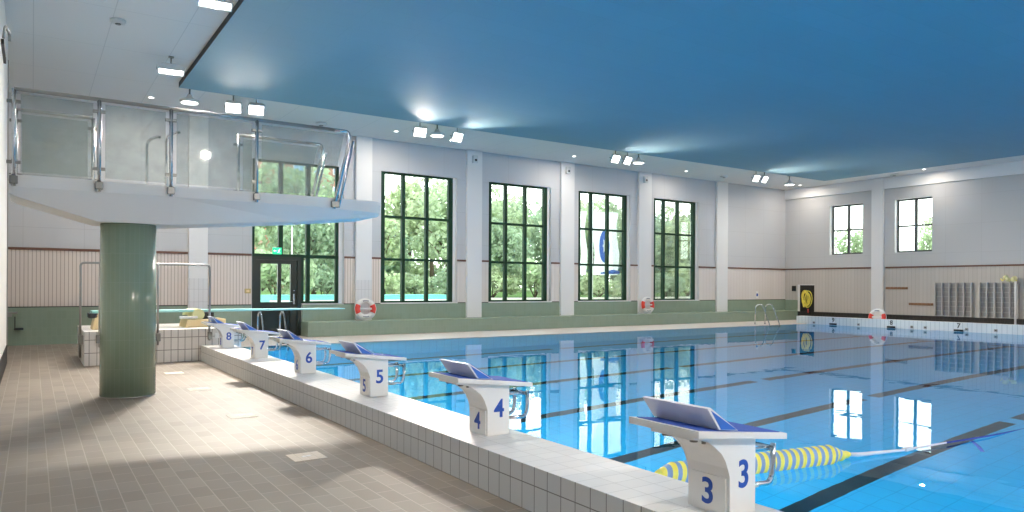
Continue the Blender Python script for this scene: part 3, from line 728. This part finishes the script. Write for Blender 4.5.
# ================================================================ LADDERS
def ladder(x, w, h, label):
    T = thing('pool_ladder', (x + w / 2, YP + .1, 0), label, 'pool ladder')
    for i, xx in enumerate((x, x + w)):
        b = NB(); tube(b, bend([(xx, YP + .62, 0), (xx, YP + .60, h), (xx, YP + .28, h + .06), (xx, YP - .12, .0), (xx, YP - .14, -1.3)], .16), .021, 10)
        part('rail', b, M['steel'], T)
    for z in (-.25, -.5, -.75, -1.0):
        b = NB(); box(b, x, x + w, YP - .18, YP - .08, z - .015, z + .015, bev=.005); part('step', b, M['steel'], T)
    b = NB()
    for xx in (x, x + w): lathe(b, [(.05, 0), (.05, .015), (.03, .02)], (xx, YP + .62, 0), 14)
    part('floor_flange', b, M['steel'], T)
ladder(4.98, .58, .82, 'stainless pool ladder rails in front of the black glazed door')
ladder(25.50, .66, .82, 'stainless pool ladder rails at the far corner of the pool')

# ================================================================ SPRINGBOARD
T = thing('springboard', (2.9, 16.9, .66), 'long pale turquoise springboard on a cream stand atop the tiled plinth', 'springboard')
b = NB(); prism(b, [(1.0, .985), (3.5, .985), (6.28, 1.0), (6.28, 1.02), (3.5, 1.03), (1.0, 1.035)], 16.65, 17.15, 'Y', bev=.008); part('board', b, M['cyan_board'], T)
b = NB(); cyl(b, 3.2, 16.9, .675, .69, .3, seg=20); prism(b, [(2.70, .66), (3.52, .66), (3.52, .83), (2.74, .83)], 16.5, 17.3, 'Y', bev=.02); part('stand_base', b, M['cream'], T)
b = NB(); tube(b, [(2.98, 16.58, .93), (2.98, 17.22, .93)], .12, 20); part('fulcrum_roller', b, M['pale_yellow'], T)
b = NB(); box(b, 3.02, 3.3, 16.62, 17.18, .83, .97, bev=.01); part('fulcrum_block', b, M['black'], T)
b = NB(); prism(b, [(2.78, .90), (3.12, .90), (3.10, .99), (3.03, 1.04), (2.88, 1.04), (2.80, .99)], 17.25, 17.40, 'Y', bev=.02); part('adjusting_wheel', b, M['pale_yellow'], T)
b = NB(); prism(b, [(1.0, .66), (1.22, .66), (1.22, .97), (1.06, .97)], 16.6, 17.2, 'Y', bev=.01); part('rear_mount', b, M['cream'], T)
b = NB(); box(b, .95, 1.1, 16.6, 17.2, .89, .985, bev=.01); part('hinge', b, M['black'], T)
b = NB(); box(b, 2.6, 2.95, 16.5, 16.62, .85, .90, bev=.01); part('step_plate', b, M['block_white'], T)
T = thing('guard_rail', (1.9, 15.85, 0), 'tall thin stainless guard rail in front of the tiled springboard plinth', 'rail')
b = NB(); tube(b, bend([(.76, 15.86, .18), (.76, 15.86, 1.98), (3.06, 15.86, 1.98), (3.06, 15.86, .42)], .08), .021, 10); part('rail', b, M['steel_dull'], T)
for x in (1.08, 2.09):
    b = NB(); cyl(b, x, 15.86, .36, 1.98, .021, seg=10); part('post', b, M['steel_dull'], T)
for x in (.78, 1.07, 2.11, 3.08):
    b = NB(); box(b, x - .05, x + .03, 15.82, 15.9, .44, .60, bev=.01); part('clamp', b, M['chrome_dark'], T)
b = NB(); box(b, 3.17, 3.25, 15.87, 15.9, .46, .56, bev=.005); tag(obj('socket_cover', b, M['block_white']), 'small white cover plate on the tiled plinth right of the guard rail', 'wall plate')

# ================================================================ LIFEBUOYS
def torus(bm, c, R, r, nrm, seg=48, s2=14, fn=None):
    q = Vector(nrm).to_track_quat('Z', 'Y').to_matrix(); rings = []
    for i in range(seg):
        a = 2 * PI * i / seg; ring = []
        for k in range(s2):
            t = 2 * PI * k / s2; v = Vector(((R + r * math.cos(t)) * math.cos(a), (R + r * math.cos(t)) * math.sin(a), r * .75 * math.sin(t)))
            ring.append(bm.verts.new(Vector(c) + q @ v))
        rings.append(ring)
    for i in range(seg):
        for k in range(s2):
            f = bm.faces.new((rings[i][k], rings[i][(k + 1) % s2], rings[(i + 1) % seg][(k + 1) % s2], rings[(i + 1) % seg][k])); f.smooth = True
            f.material_index = fn(i / seg) if fn else 0
def lifebuoy(c, nrm, label, R=.28, r=.082):
    T = thing('lifebuoy', (c[0], c[1], c[2] - R - r), label, 'lifebuoy')
    q = Vector(nrm).to_track_quat('Z', 'Y').to_matrix()
    b = NB(); torus(b, c, R, r, nrm, 64, fn=None); part('ring', b, M['buoy_white'], T)
    for a0 in (-.5, PI - .5):
        b = NB(); pts = [Vector(c) + q @ Vector((R * math.cos(a0 + t / 10), R * math.sin(a0 + t / 10), 0)) for t in range(11)]
        tube(b, pts, r * 1.04, 14); part('red_band', b, M['red'], T)
    b = NB(); RR = R + r + .012
    pts = [Vector(c) + q @ Vector((RR * math.cos(2 * PI * t / 40), RR * math.sin(2 * PI * t / 40), .0)) for t in range(40)]
    tube(b, pts, .012, 6, closed=True); part('grab_line', b, M['rope_white'], T)
    b = NB(); box(b, -.2, .2, -.035, .035, .0, .07, bev=.02); bmesh.ops.transform(b, matrix=Matrix.Translation(c) @ q.to_4x4(), verts=b.verts); part('strap', b, M['rope_white'], T)
    # printed letters on the upper and lower white arcs (too small to read)
    for sgn in (1, -1):
        b = NB()
        for k in range(9):
            a = PI / 2 * sgn + (k - 4) * .085
            p = q @ Vector((R * math.cos(a), R * math.sin(a), r * .75 + .001)); ex = q @ Vector((-math.sin(a), math.cos(a), 0)) * .009; ey = q @ Vector((math.cos(a), math.sin(a), 0)) * .02; nz = q @ Vector((0, 0, .004))
            vs = [Vector(c) + p + ex * sx_ + ey * sy_ + nz * sz_ for sz_ in (-1, .3) for sx_, sy_ in ((-1, -1), (1, -1), (1, 1), (-1, 1))]
            v = [b.verts.new(t) for t in vs]
            for f in ((0, 3, 2, 1), (4, 5, 6, 7), (0, 1, 5, 4), (1, 2, 6, 5), (2, 3, 7, 6), (3, 0, 4, 7)): b.faces.new([v[i] for i in f])
        part('printed_letters', b, M['ink_grey'], T)
lifebuoy((8.97, 21.96, .815), (-.05, -1, .10), 'red and white lifebuoy standing on the green bench by the second wall column', R=.265)
lifebuoy((21.54, 21.96, .815), (-.05, -1, .10), 'red and white lifebuoy standing on the green bench by the fifth wall column', R=.265)
lifebuoy((28.75, 16.12, .372), (-1, 0, .12), 'red and white lifebuoy standing half hidden behind the pool parapet', R=.275)

# ================================================================ PARAPET NUMBERS
for n, y in ((9, 17.72), (8, 15.25), (7, 12.77)):
    T = thing('lane_marker', (XP - .005, y, 0), '%s black lane number with its black plate on the white parapet' % {9: 'leftmost', 8: 'middle', 7: 'rightmost'}[n], 'lane number', 'lane numbers on the end parapet')
    text_mesh('number', str(n), .24, M['black'], (XP - .003, y, .20), ROT_FX, T)
    b = NB(); box(b, XP - .03, XP - .0005, y - .16, y + .16, .0, .07, bev=.004); part('plate', b, M['black'], T)
for y, z, lb in ((18.62, .06, 'leftmost small grey square inlet on the parapet, by the far corner'), (16.6, .07, 'small grey square inlet between lane numbers 9 and 8'), (14.45, .08, 'left of two small grey inlets between lane numbers 8 and 7'),
                 (13.95, .08, 'right of two small grey inlets between lane numbers 8 and 7'), (12.5, .09, 'small grey inlet just right of lane number 7'), (11.55, .10, 'rightmost small grey inlet on the parapet')):
    T = thing('pool_inlet', (XP, y, z), lb, 'pool inlet')
    b = NB(); box(b, XP - .012, XP - .0005, y - .055, y + .055, z - .045, z + .045, bev=.004); part('cover', b, M['steel_dull'], T)
    b = NB(); box(b, XP - .016, XP - .012, y - .02, y + .02, z - .015, z + .015); part('screw', b, M['black'], T)

# ================================================================ END WALL FITTINGS
def hose_coil(c, r, n, label, mat, ax='X', turns=7, seed=1):
    rnd = random.Random(seed); b = NB(); pts = []
    for i in range(turns * 24):
        t = i / 24; a = 2 * PI * t; j = .30 * math.sin(t * 2.3 + seed) ; k = .08 * math.cos(t * 1.7)
        ry = r * (.62 + .26 * math.sin(t * 1.9)) ; rz = r * (1.25 + .22 * math.cos(t * 1.3))
        pts.append((c[0] - .05 + .05 * math.sin(t * 3.1), c[1] + j * r + ry * math.cos(a), c[2] + k * r + rz * math.sin(a)))
    tube(b, pts, .022, 8); return b
b = NB(); box(b, XE - .035, XE - .004, NICHE[0], NICHE[1] - .12, NICHE[2], NICHE[3]); 
T = thing('hose_cabinet', (XE, 21.0, .42), 'black open hose recess in the end wall near the corner', 'hose cabinet')
part('back_panel', b, M['black'], T)
b = NB(); box(b, XE - .05, XE - .002, NICHE[1] - .12, NICHE[1], NICHE[2], NICHE[3]); box(b, XE - .05, XE - .002, NICHE[0] + .0, NICHE[1], NICHE[3] - .03, NICHE[3]); part('frame', b, M['white_paint'], T)
T = thing('hose', (XE - .1, 21.0, 1.1), 'yellow hose hanging in loops in the black recess of the end wall', 'hose')
part('coil', hose_coil((XE - .08, 20.95, 1.02), .27, 7, '', None), M['yellow'], T)
b = NB(); tube(b, [(XE - .1, 20.95, 1.42), (XE - .02, 20.95, 1.46)], .03, 10); part('hook', b, M['steel'], T)
b = NB(); tube(b, [(XE - .1, 20.86, .55), (XE - .1, 20.85, .36)], .03, 10); part('nozzle', b, M['red'], T)
T = thing('loudspeaker', (XE - .05, 21.66, 1.5), 'small black wall box left of the yellow hose', 'wall box')
b = NB(); box(b, XE - .12, XE - .03, 21.56, 21.74, 1.40, 1.66, bev=.01); part('housing', b, M['black'], T)
b = NB(); box(b, XE - .126, XE - .12, 21.585, 21.715, 1.43, 1.63); part('grille', b, M['dark_gap'], T)
for y0, y1, z, lb in ((16.15, 17.10, 1.57, 'upper brown timber rail on the end wall beside the column'), (15.10, 16.10, .90, 'lower brown timber rail on the end wall left of the grey racks')):
    T = thing('coat_rail', (XE - .05, (y0 + y1) / 2, z), lb, 'coat rail')
    b = NB(); box(b, XE - .06, XE - .03, y0, y1, z - .05, z + .05, bev=.006); part('board', b, M['timber'], T)
    for k in range(6):
        y = y0 + (y1 - y0) * (k + .5) / 6; b = NB(); tube(b, bend([(XE - .06, y, z), (XE - .11, y, z - .01), (XE - .115, y, z + .03)], .015), .006, 6); part('hook', b, M['steel'], T)
def rack(y0, y1, label):
    T = thing('wire_rack', (XE - .25, (y0 + y1) / 2, 0), label, 'rack')
    z0, z1 = .45, 1.80; x0, x1 = XE - .14, XE - .03; b = NB()
    box(b, x1 - .01, x1, y0, y1, z0, z1); part('back_panel', b, M['locker_dark'], T)
    for k in range(6):
        y = y0 + (y1 - y0) * k / 5; b = NB(); box(b, x0, x1 - .01, y - .018, y + .018, z0, z1); part('upright', b, M['locker_grey'], T)
    for k in range(7):
        z = z0 + (z1 - .18 - z0) * k / 6; b = NB(); box(b, x0 + .01, x1 - .01, y0 + .018, y1 - .018, z - .010, z + .010); part('shelf', b, M['locker_grey'], T)
rack(13.62, 15.0, 'left grey compartment rack mounted on the end wall'); rack(12.0, 13.32, 'right grey compartment rack mounted on the end wall')
T = thing('standing_pole', (XE - .5, 11.92, 0), 'pale upright pole standing right of the grey racks', 'pole')
b = NB(); cyl(b, XE - .5, 11.92, 0, 1.85, .035, seg=12); part('pole', b, M['white_paint'], T)
b = NB(); cyl(b, XE - .5, 11.92, 0, .02, .16, seg=20); part('base', b, M['chrome_dark'], T)
T = thing('net_ball_bag', (XE - .25, 12.25, 1.8), 'yellow-green bundle lying on top of the right grey rack', 'bundle')
b = NB(); rnd = random.Random(4)
for k in range(9):
    bmesh.ops.create_icosphere(b, subdivisions=2, radius=.085, matrix=Matrix.Translation((XE - .24 + rnd.uniform(-.08, .08), 12.25 + rnd.uniform(-.22, .22), 1.885 + rnd.uniform(0, .14))))
for f in b.faces: f.smooth = True
part('balls', b, M['pale_yellow'], T)
b = NB(); tube(b, [(XE - .2, 12.0 + .06 * k, 1.86 + .16 * math.sin(k * .8) ** 2) for k in range(10)], .02, 8); part('cord', b, M['yellow'], T)

# ================================================================ WINDOW WALL FITTINGS
T = thing('exit_sign', (6.05, 21.9, 2.55), 'glowing green exit sign hanging over the black glazed door', 'exit sign')
b = NB(); box(b, 5.86, 6.25, 21.88, 21.93, 2.43, 2.69, bev=.006); part('panel', b, M['sign_green'], T)
b = NB(); box(b, 6.02, 6.08, 21.9, YW + .02, 2.69, 2.72); part('bracket', b, M['chrome_dark'], T)
b = NB(); yq = 21.878
def flat(b, pts, y=yq): prism(b, pts, y - .001, y + .002, 'Y')
lathe(b, [(.018, -.001), (.018, .001)], (6.17, yq, 2.635), 12, rot=Matrix.Rotation(PI / 2, 3, 'X'))
flat(b, [(6.13, 2.61), (6.17, 2.615), (6.15, 2.54), (6.115, 2.55)]); flat(b, [(6.115, 2.55), (6.14, 2.54), (6.10, 2.49), (6.06, 2.48), (6.06, 2.50)])
flat(b, [(6.14, 2.55), (6.155, 2.545), (6.19, 2.50), (6.17, 2.47), (6.155, 2.475), (6.165, 2.50)]); flat(b, [(6.13, 2.60), (6.08, 2.59), (6.08, 2.575), (6.13, 2.582)])
part('running_figure', b, M['sign_white'], T)
T.location = (6.12, 21.9, 2.59); T.scale = (.68, 1, .78)
b = NB(); flat(b, [(5.89, 2.56), (5.94, 2.61), (5.94, 2.575), (6.02, 2.575), (6.02, 2.545), (5.94, 2.545), (5.94, 2.51)]); part('arrow', b, M['sign_white'], T)
T = thing('call_point', (5.33, YW - .05, 1.39), 'small yellow square call point left of the black door', 'call point')
b = NB(); box(b, 5.25, 5.42, YW - .08, YW - .03, 1.32, 1.46, bev=.008); part('housing', b, pbr('ochre_plastic', (.55, .42, .18), .5), T)
b = NB(); box(b, 5.29, 5.38, YW - .085, YW - .08, 1.355, 1.425); part('button', b, M['cream'], T)
for x, lb in ((13.1, 'second'), (17.3, 'third'), (21.45, 'fourth')):
    T = thing('loudspeaker', (x, 22.05, 6.1), 'small white loudspeaker high on the wall column right of the %s tall window' % {'second': 'second', 'third': 'third', 'fourth': 'fourth'}[lb], 'loudspeaker')
    b = NB(); box(b, x - .09, x + .09, 21.95, 22.08, 5.95, 6.22, bev=.015); part('housing', b, M['lamp_shell'], T)
    b = NB(); lathe(b, [(.045, 0), (.045, .006)], (x, 21.95, 6.05), 16, rot=Matrix.Rotation(PI / 2, 3, 'X')); part('cone', b, M['black'], T)
    b = NB(); box(b, x - .02, x + .02, 22.06, 22.09, 6.0, 6.1); part('bracket', b, M['chrome_dark'], T)
T = thing('notice_plate', (29.0, YW - .03, 1.25), 'tiny blue and white notice on the wall above the far ladder', 'notice')
b = NB(); box(b, 28.9, 29.08, YW - .035, YW - .021, 1.05, 1.38, bev=.003); part('plate', b, M['block_white'], T)
b = NB(); box(b, 28.93, 29.05, YW - .038, YW - .035, 1.15, 1.28); part('symbol', b, M['blue_ink'], T)
for x in (10.3, 14.8, 20.2, 25.0):
    pass
T = thing('rail_bracket', (-.35, YW - .1, .8), 'small dark and steel wall bracket on the green tiles at the left edge', 'bracket')
b = NB(); box(b, -.56, -.42, YW - .22, YW - .04, .74, .86, bev=.01); tube(b, [(-.56, YW - .18, .84), (-.30, YW - .18, .84)], .025, 8); part('arm', b, M['steel_dull'], T)
b = NB(); box(b, -.38, -.18, YW - .16, YW - .04, .40, .45, bev=.01); tube(b, [(-.36, YW - .1, .45), (-.36, YW - .1, .74)], .012, 6); part('lower_bar', b, M['black'], T)
T = thing('hanging_fixture', (XL + .03, 14.2, 5.35), 'dark metal bracket high on the left wall corner', 'bracket')
b = NB(); box(b, XL, XL + .04, 13.7, 14.9, 5.30, 5.38); part('arm', b, M['black'], T)
b = NB(); tube(b, bend([(XL + .03, 13.8, 5.42), (XL + .05, 13.8, 5.62), (XL + .10, 14.2, 5.62), (XL + .10, 14.2, 5.5)], .05), .02, 8); part('clamp', b, M['steel_dull'], T)
# left wall corner guard
b = NB(); box(b, XL, XL + .02, 17.36, 17.42, .36, 6.0); struct('trim_7', b, M['steel_dull'])

# ================================================================ OUTDOORS
b = NB(); prism(b, [(22.6, -.5), (22.6, -.25), (30, -.2), (44, .45), (60, 1.0), (220, 1.2), (220, -.5)], -60, 200, 'X'); tag(obj('lawn', b, M['grass']), 'sunlit green lawn rising outside the tall windows', 'grass', kind='stuff')
b = NB(); prism(b, [(14, 46), (60, 46), (60, 48), (18, 47.6), (14, 49)], .3, .66, 'Z'); struct('path', b, M['asphalt'])
for x0, x1, lb in ((11, 15.6, 'turquoise covered outdoor basin behind the glazed door and its side window'), (17.0, 22.5, 'turquoise covered outdoor basin seen through the second tall window')):
    T = thing('outdoor_basin', ((x0 + x1) / 2, 41, .2), lb, 'outdoor pool')
    b = NB(); box(b, x0, x1, 40, 43, .42, 1.0); part('tarp', b, M['turquoise'], T)
    b = NB(); box(b, x0 - .2, x1 + .2, 39.8, 40, .27, .72); part('rim', b, M['white_paint'], T)
def crown(rnd, h, r, mat, n=2600):
    b = NB(); blobs = []
    for k in range(13):
        a = rnd.uniform(0, 2 * PI); q = rnd.uniform(0, .62) * r; z = h * rnd.uniform(.42, .86); blobs.append((Vector((q * math.cos(a), q * math.sin(a), z)), r * rnd.uniform(.36, .58)))
    for k in range(n):
        c, rr = rnd.choice(blobs)
        v = Vector((rnd.gauss(0, 1), rnd.gauss(0, 1), rnd.gauss(0, 1))).normalized(); p = c + v * rr * rnd.uniform(.72, 1.05)
        s = rnd.uniform(.14, .30); a = Vector((rnd.gauss(0, 1), rnd.gauss(0, 1), rnd.gauss(0, 1))).normalized()
        t = a.cross(v); t = t.normalized() if t.length > .01 else Vector((1, 0, 0)); u2 = (v * .35 + a).cross(t).normalized()
        vs = [b.verts.new(p + t * s), b.verts.new(p + u2 * s * .6), b.verts.new(p - t * s), b.verts.new(p - u2 * s * .6)]
        b.faces.new(vs)
    me = bpy.data.meshes.new('foliage'); b.to_mesh(me); b.free(); me.materials.append(mat); return me
def trunk(rnd, h, r):
    b = NB(); tube(b, [(0, 0, 0), (.1, .05, h * .3), (-.05, .1, h * .6), (.05, 0, h * .8)], [.24, .18, .12, .05], 8)
    for k in range(6):
        a = rnd.uniform(0, 2 * PI); z = h * rnd.uniform(.25, .55)
        tube(b, [(0, .05, z), (math.cos(a) * r * .3, math.sin(a) * r * .3, z + h * .14), (math.cos(a) * r * .6, math.sin(a) * r * .6, z + h * .22)], [.09, .06, .02], 6)
    me = bpy.data.meshes.new('trunk'); b.to_mesh(me); b.free(); me.materials.append(M['bark']); return me
rnd = random.Random(11)
kinds = [(crown(rnd, 9.0, 3.2, M['leaf_a']), trunk(rnd, 9.0, 3.2)), (crown(rnd, 7.6, 3.4, M['leaf_b']), trunk(rnd, 7.6, 3.4)), (crown(rnd, 8.2, 2.8, M['leaf_c']), trunk(rnd, 8.2, 2.8))]
def ground(y): return -.2 + .65 * (y - 30) / 14 if y < 44 else .45 + .55 * (y - 44) / 16 if y < 60 else 1.0 + .2 * (y - 60) / 160
def tree(x, y, k, s, rz, label, group):
    t = thing('tree', (x, y, ground(y) + .05), label, 'tree', group); t.rotation_euler.z = rz; t.scale = (s, s, s)
    for nm, me in zip(('foliage', 'trunk'), kinds[k]):
        o = bpy.data.objects.new(nm, me); C.objects.link(o); o.parent = t
KN = ['bright green', 'mid green', 'yellow-green']
NTH = ['window over the glazed door', 'second tall window', 'third tall window', 'fourth tall window', 'fifth tall window']
seen = {}
def where(x, y):
    s_ = x / y
    for wi, (a0, a1, _) in enumerate(WIN):
        l_, r_ = a0 / 22.2, a1 / 22.2
        if l_ - .02 <= s_ <= r_ + .02:
            q = (s_ - l_) / (r_ - l_); return 'in the %s of the %s' % ('left' if q < .33 else 'middle' if q < .67 else 'right', NTH[wi])
        if s_ < l_: return 'hidden left of the %s' % NTH[wi]
    return 'hidden right of the fifth tall window'
i = 0
for row, (y, x0, x1, st, sc) in enumerate([(51, 11, 62, 5.4, .92), (60, 13, 76, 6.2, 1.12), (71, 14, 92, 7.0, 1.36)]):
    x = x0
    while x < x1:
        k = (i * 7 + row) % 3; tx, ty = x + rnd.uniform(-.5, .5), y + rnd.uniform(-1.2, 1.2)
        lb = '%s %s-row tree %s' % (KN[k], ('front', 'middle', 'back')[row], where(tx, ty))
        seen[lb] = seen.get(lb, 0) + 1
        if seen[lb] > 1: lb += ', right of its like'
        tree(tx, ty, k, sc * rnd.uniform(.86, 1.12), rnd.uniform(0, 6.28), lb, 'trees outside the window wall')
        x += st; i += 1
for x, y, s, lb in ((74, 35, .98, 'low tree outside the right end-wall window, at its left edge'), (80, 30.5, 1.0, 'low tree outside the right end-wall window, at its right edge'),
                (88, 38, 1.05, 'taller tree behind the two low ones outside the right end-wall window'), (84, 49, .95, 'low tree at the lower right of the left end-wall window')):
    tree(x, y, i % 3, s, rnd.uniform(0, 6), lb, 'trees beyond the end wall'); i += 1
# shrubs along the belt
def bush_mesh(seed, mat):
    r_ = random.Random(seed); b = NB(); blobs = [(Vector((r_.uniform(-1.7, 1.7), r_.uniform(-.8, .8), r_.uniform(.75, 1.7))), r_.uniform(.55, .75)) for k in range(12)]
    for k in range(1900):
        c, rr = r_.choice(blobs); v = Vector((r_.gauss(0, 1), r_.gauss(0, 1), r_.gauss(0, 1))).normalized(); p = c + v * rr * r_.uniform(.6, 1.05)
        p.z = max(.03, p.z); s_ = r_.uniform(.08, .18); a = Vector((r_.gauss(0, 1), r_.gauss(0, 1), r_.gauss(0, 1))).normalized()
        t = a.cross(v).normalized(); u2 = (v * .35 + a).cross(t).normalized()
        b.faces.new([b.verts.new(p + t * s_), b.verts.new(p + u2 * s_ * .6), b.verts.new(p - t * s_), b.verts.new(p - u2 * s_ * .6)])
    me = bpy.data.meshes.new('foliage'); b.to_mesh(me); b.free(); me.materials.append(mat)
    b = NB()
    for k in range(6): tube(b, [(0, 0, 0), (r_.uniform(-.8, .8), r_.uniform(-.4, .4), .8), (r_.uniform(-1.4, 1.4), r_.uniform(-.6, .6), 1.5)], [.05, .035, .015], 6)
    m2 = bpy.data.meshes.new('stem'); b.to_mesh(m2); b.free(); m2.materials.append(M['bark']); return me, m2
bk = [bush_mesh(3, M['leaf_a']), bush_mesh(5, M['leaf_b']), bush_mesh(8, M['leaf_c'])]
seen = {}
x = 13.0; i = 0
while x < 64:
    y = 46.5 + (x * .03) + (i % 2) * 1.0; lb = 'low %s shrub %s' % (KN[i % 3], where(x, y)); seen[lb] = seen.get(lb, 0) + 1
    if seen[lb] > 1: lb += ', right of its like'
    T = thing('shrub', (x, y, ground(y) + .03), lb, 'shrub', 'shrubs under the trees outside'); sc = rnd.uniform(.85, 1.25); T.scale = (sc, sc, sc * rnd.uniform(.8, 1.25))
    for nm, me in zip(('foliage', 'stem'), bk[i % 3]):
        o = bpy.data.objects.new(nm, me); C.objects.link(o); o.parent = T
    x += 3.5 if x < 40 else 4.2; i += 1
x = 17.0
while x < 84:
    lb = 'tall %s bush %s' % (KN[i % 3], where(x, 65.5)); seen[lb] = seen.get(lb, 0) + 1
    if seen[lb] > 1: lb += ', right of its like'
    T = thing('shrub', (x, 65.5 + (i % 2), 1.06), lb, 'shrub', 'tall bushes between the tree rows outside'); T.scale = (2.0, 1.3, 2.0 + .3 * math.sin(i * 2.1))
    for nm, me in zip(('foliage', 'stem'), bk[i % 3]):
        o = bpy.data.objects.new(nm, me); C.objects.link(o); o.parent = T
    x += 5.2; i += 1
T = thing('apartment_building', (31, 92, 1.16), 'red brick apartment block rising behind the trees', 'building')
b = NB(); box(b, 23, 38.5, 88, 98, 1.2, 19); part('wall', b, M['brick'], T)
b = NB(); box(b, 22.8, 38.7, 87.8, 98.2, 19, 19.5); part('roof', b, M['white_paint'], T)
for zi in range(5):
    for xi in range(6):
        x = 24 + xi * 2.5; z = 3.5 + zi * 3.0; b = NB(); box(b, x, x + 1.4, 87.9, 88.02, z, z + 1.5); w = part('window', b, M['white_paint'], T)
        b = NB(); box(b, x + .12, x + .65, 87.87, 87.9, z + .12, z + 1.38); box(b, x + .75, x + 1.28, 87.87, 87.9, z + .12, z + 1.38); part('pane', b, M['greyblue'], w)
# flags
def flag(x, y, w, label, emb):
    T = thing('flag', (x, y, -.2), label, 'flag')
    b = NB(); cyl(b, x, y, -.2, 6.2, .05, .03, 10); part('pole', b, M['white_paint'], T)
    b = NB(); n = 12
    def sag(t, z): return .12 * math.sin(t * 6.0 + z * .7)
    rows = [[b.verts.new((x + .06 + w * i / n, y + sag(i / n, j), 5.6 - j * .34)) for i in range(n + 1)] for j in range(11)]
    for j in range(10):
        for i in range(n): f = b.faces.new((rows[j][i], rows[j][i + 1], rows[j + 1][i + 1], rows[j + 1][i])); f.smooth = True
    o = part('cloth', b, M['flag_white'], T)
    if emb:
        def ell(cx, cz, rx, rz, y_): return [(cx + rx * math.cos(2 * PI * k / 28), cz + rz * math.sin(2 * PI * k / 28)) for k in range(28)]
        b = NB(); prism(b, ell(x + w * .38, 3.72,   .36, .86, 0), y - .22, y - .20, 'Y'); part('oval_emblem', b, M['flag_blue'], T)
        b = NB(); prism(b, [(x + w * .38 + .15 * math.cos(a) * (1 if k % 2 else .5), 3.75 + .45 * math.sin(a) * (1 if k % 2 else .6)) for k, a in enumerate([2 * PI * k / 14 for k in range(14)])], y - .24, y - .22, 'Y'); part('emblem_mark', b, M['flag_white'], T)
        b = NB(); prism(b, [(x + .4, 2.25), (x + w, 2.25), (x + w, 2.42), (x + w * .75, 2.5), (x + .4, 2.32)], y - .22, y - .20, 'Y'); part('blue_hem', b, M['flag_blue'], T)
flag(24.86, 29.5, 1.75, 'white flag with a blue oval emblem outside the fourth tall window', True)
flag(24.25, 29.9, .45, 'narrow white flag beside the flag with the blue oval', False)

# exterior lamp posts
for x, y, lb in ((13.2, 44, 'thin pale lamp post outside the second tall window'), (8.6, 38, 'pale lamp post outside the black glazed door')):
    T = thing('lamp_post', (x, y, -.25), lb, 'lamp post')
    b = NB(); cyl(b, x, y, -.05, 5.2, .05, .035, 10); part('pole', b, M['lamp_shell'], T)
    b = NB(); lathe(b, [(.10, 0), (.16, .06), (.06, .16)], (x, y, 5.2), 14); part('lamp_head', b, M['lamp_shell'], T)
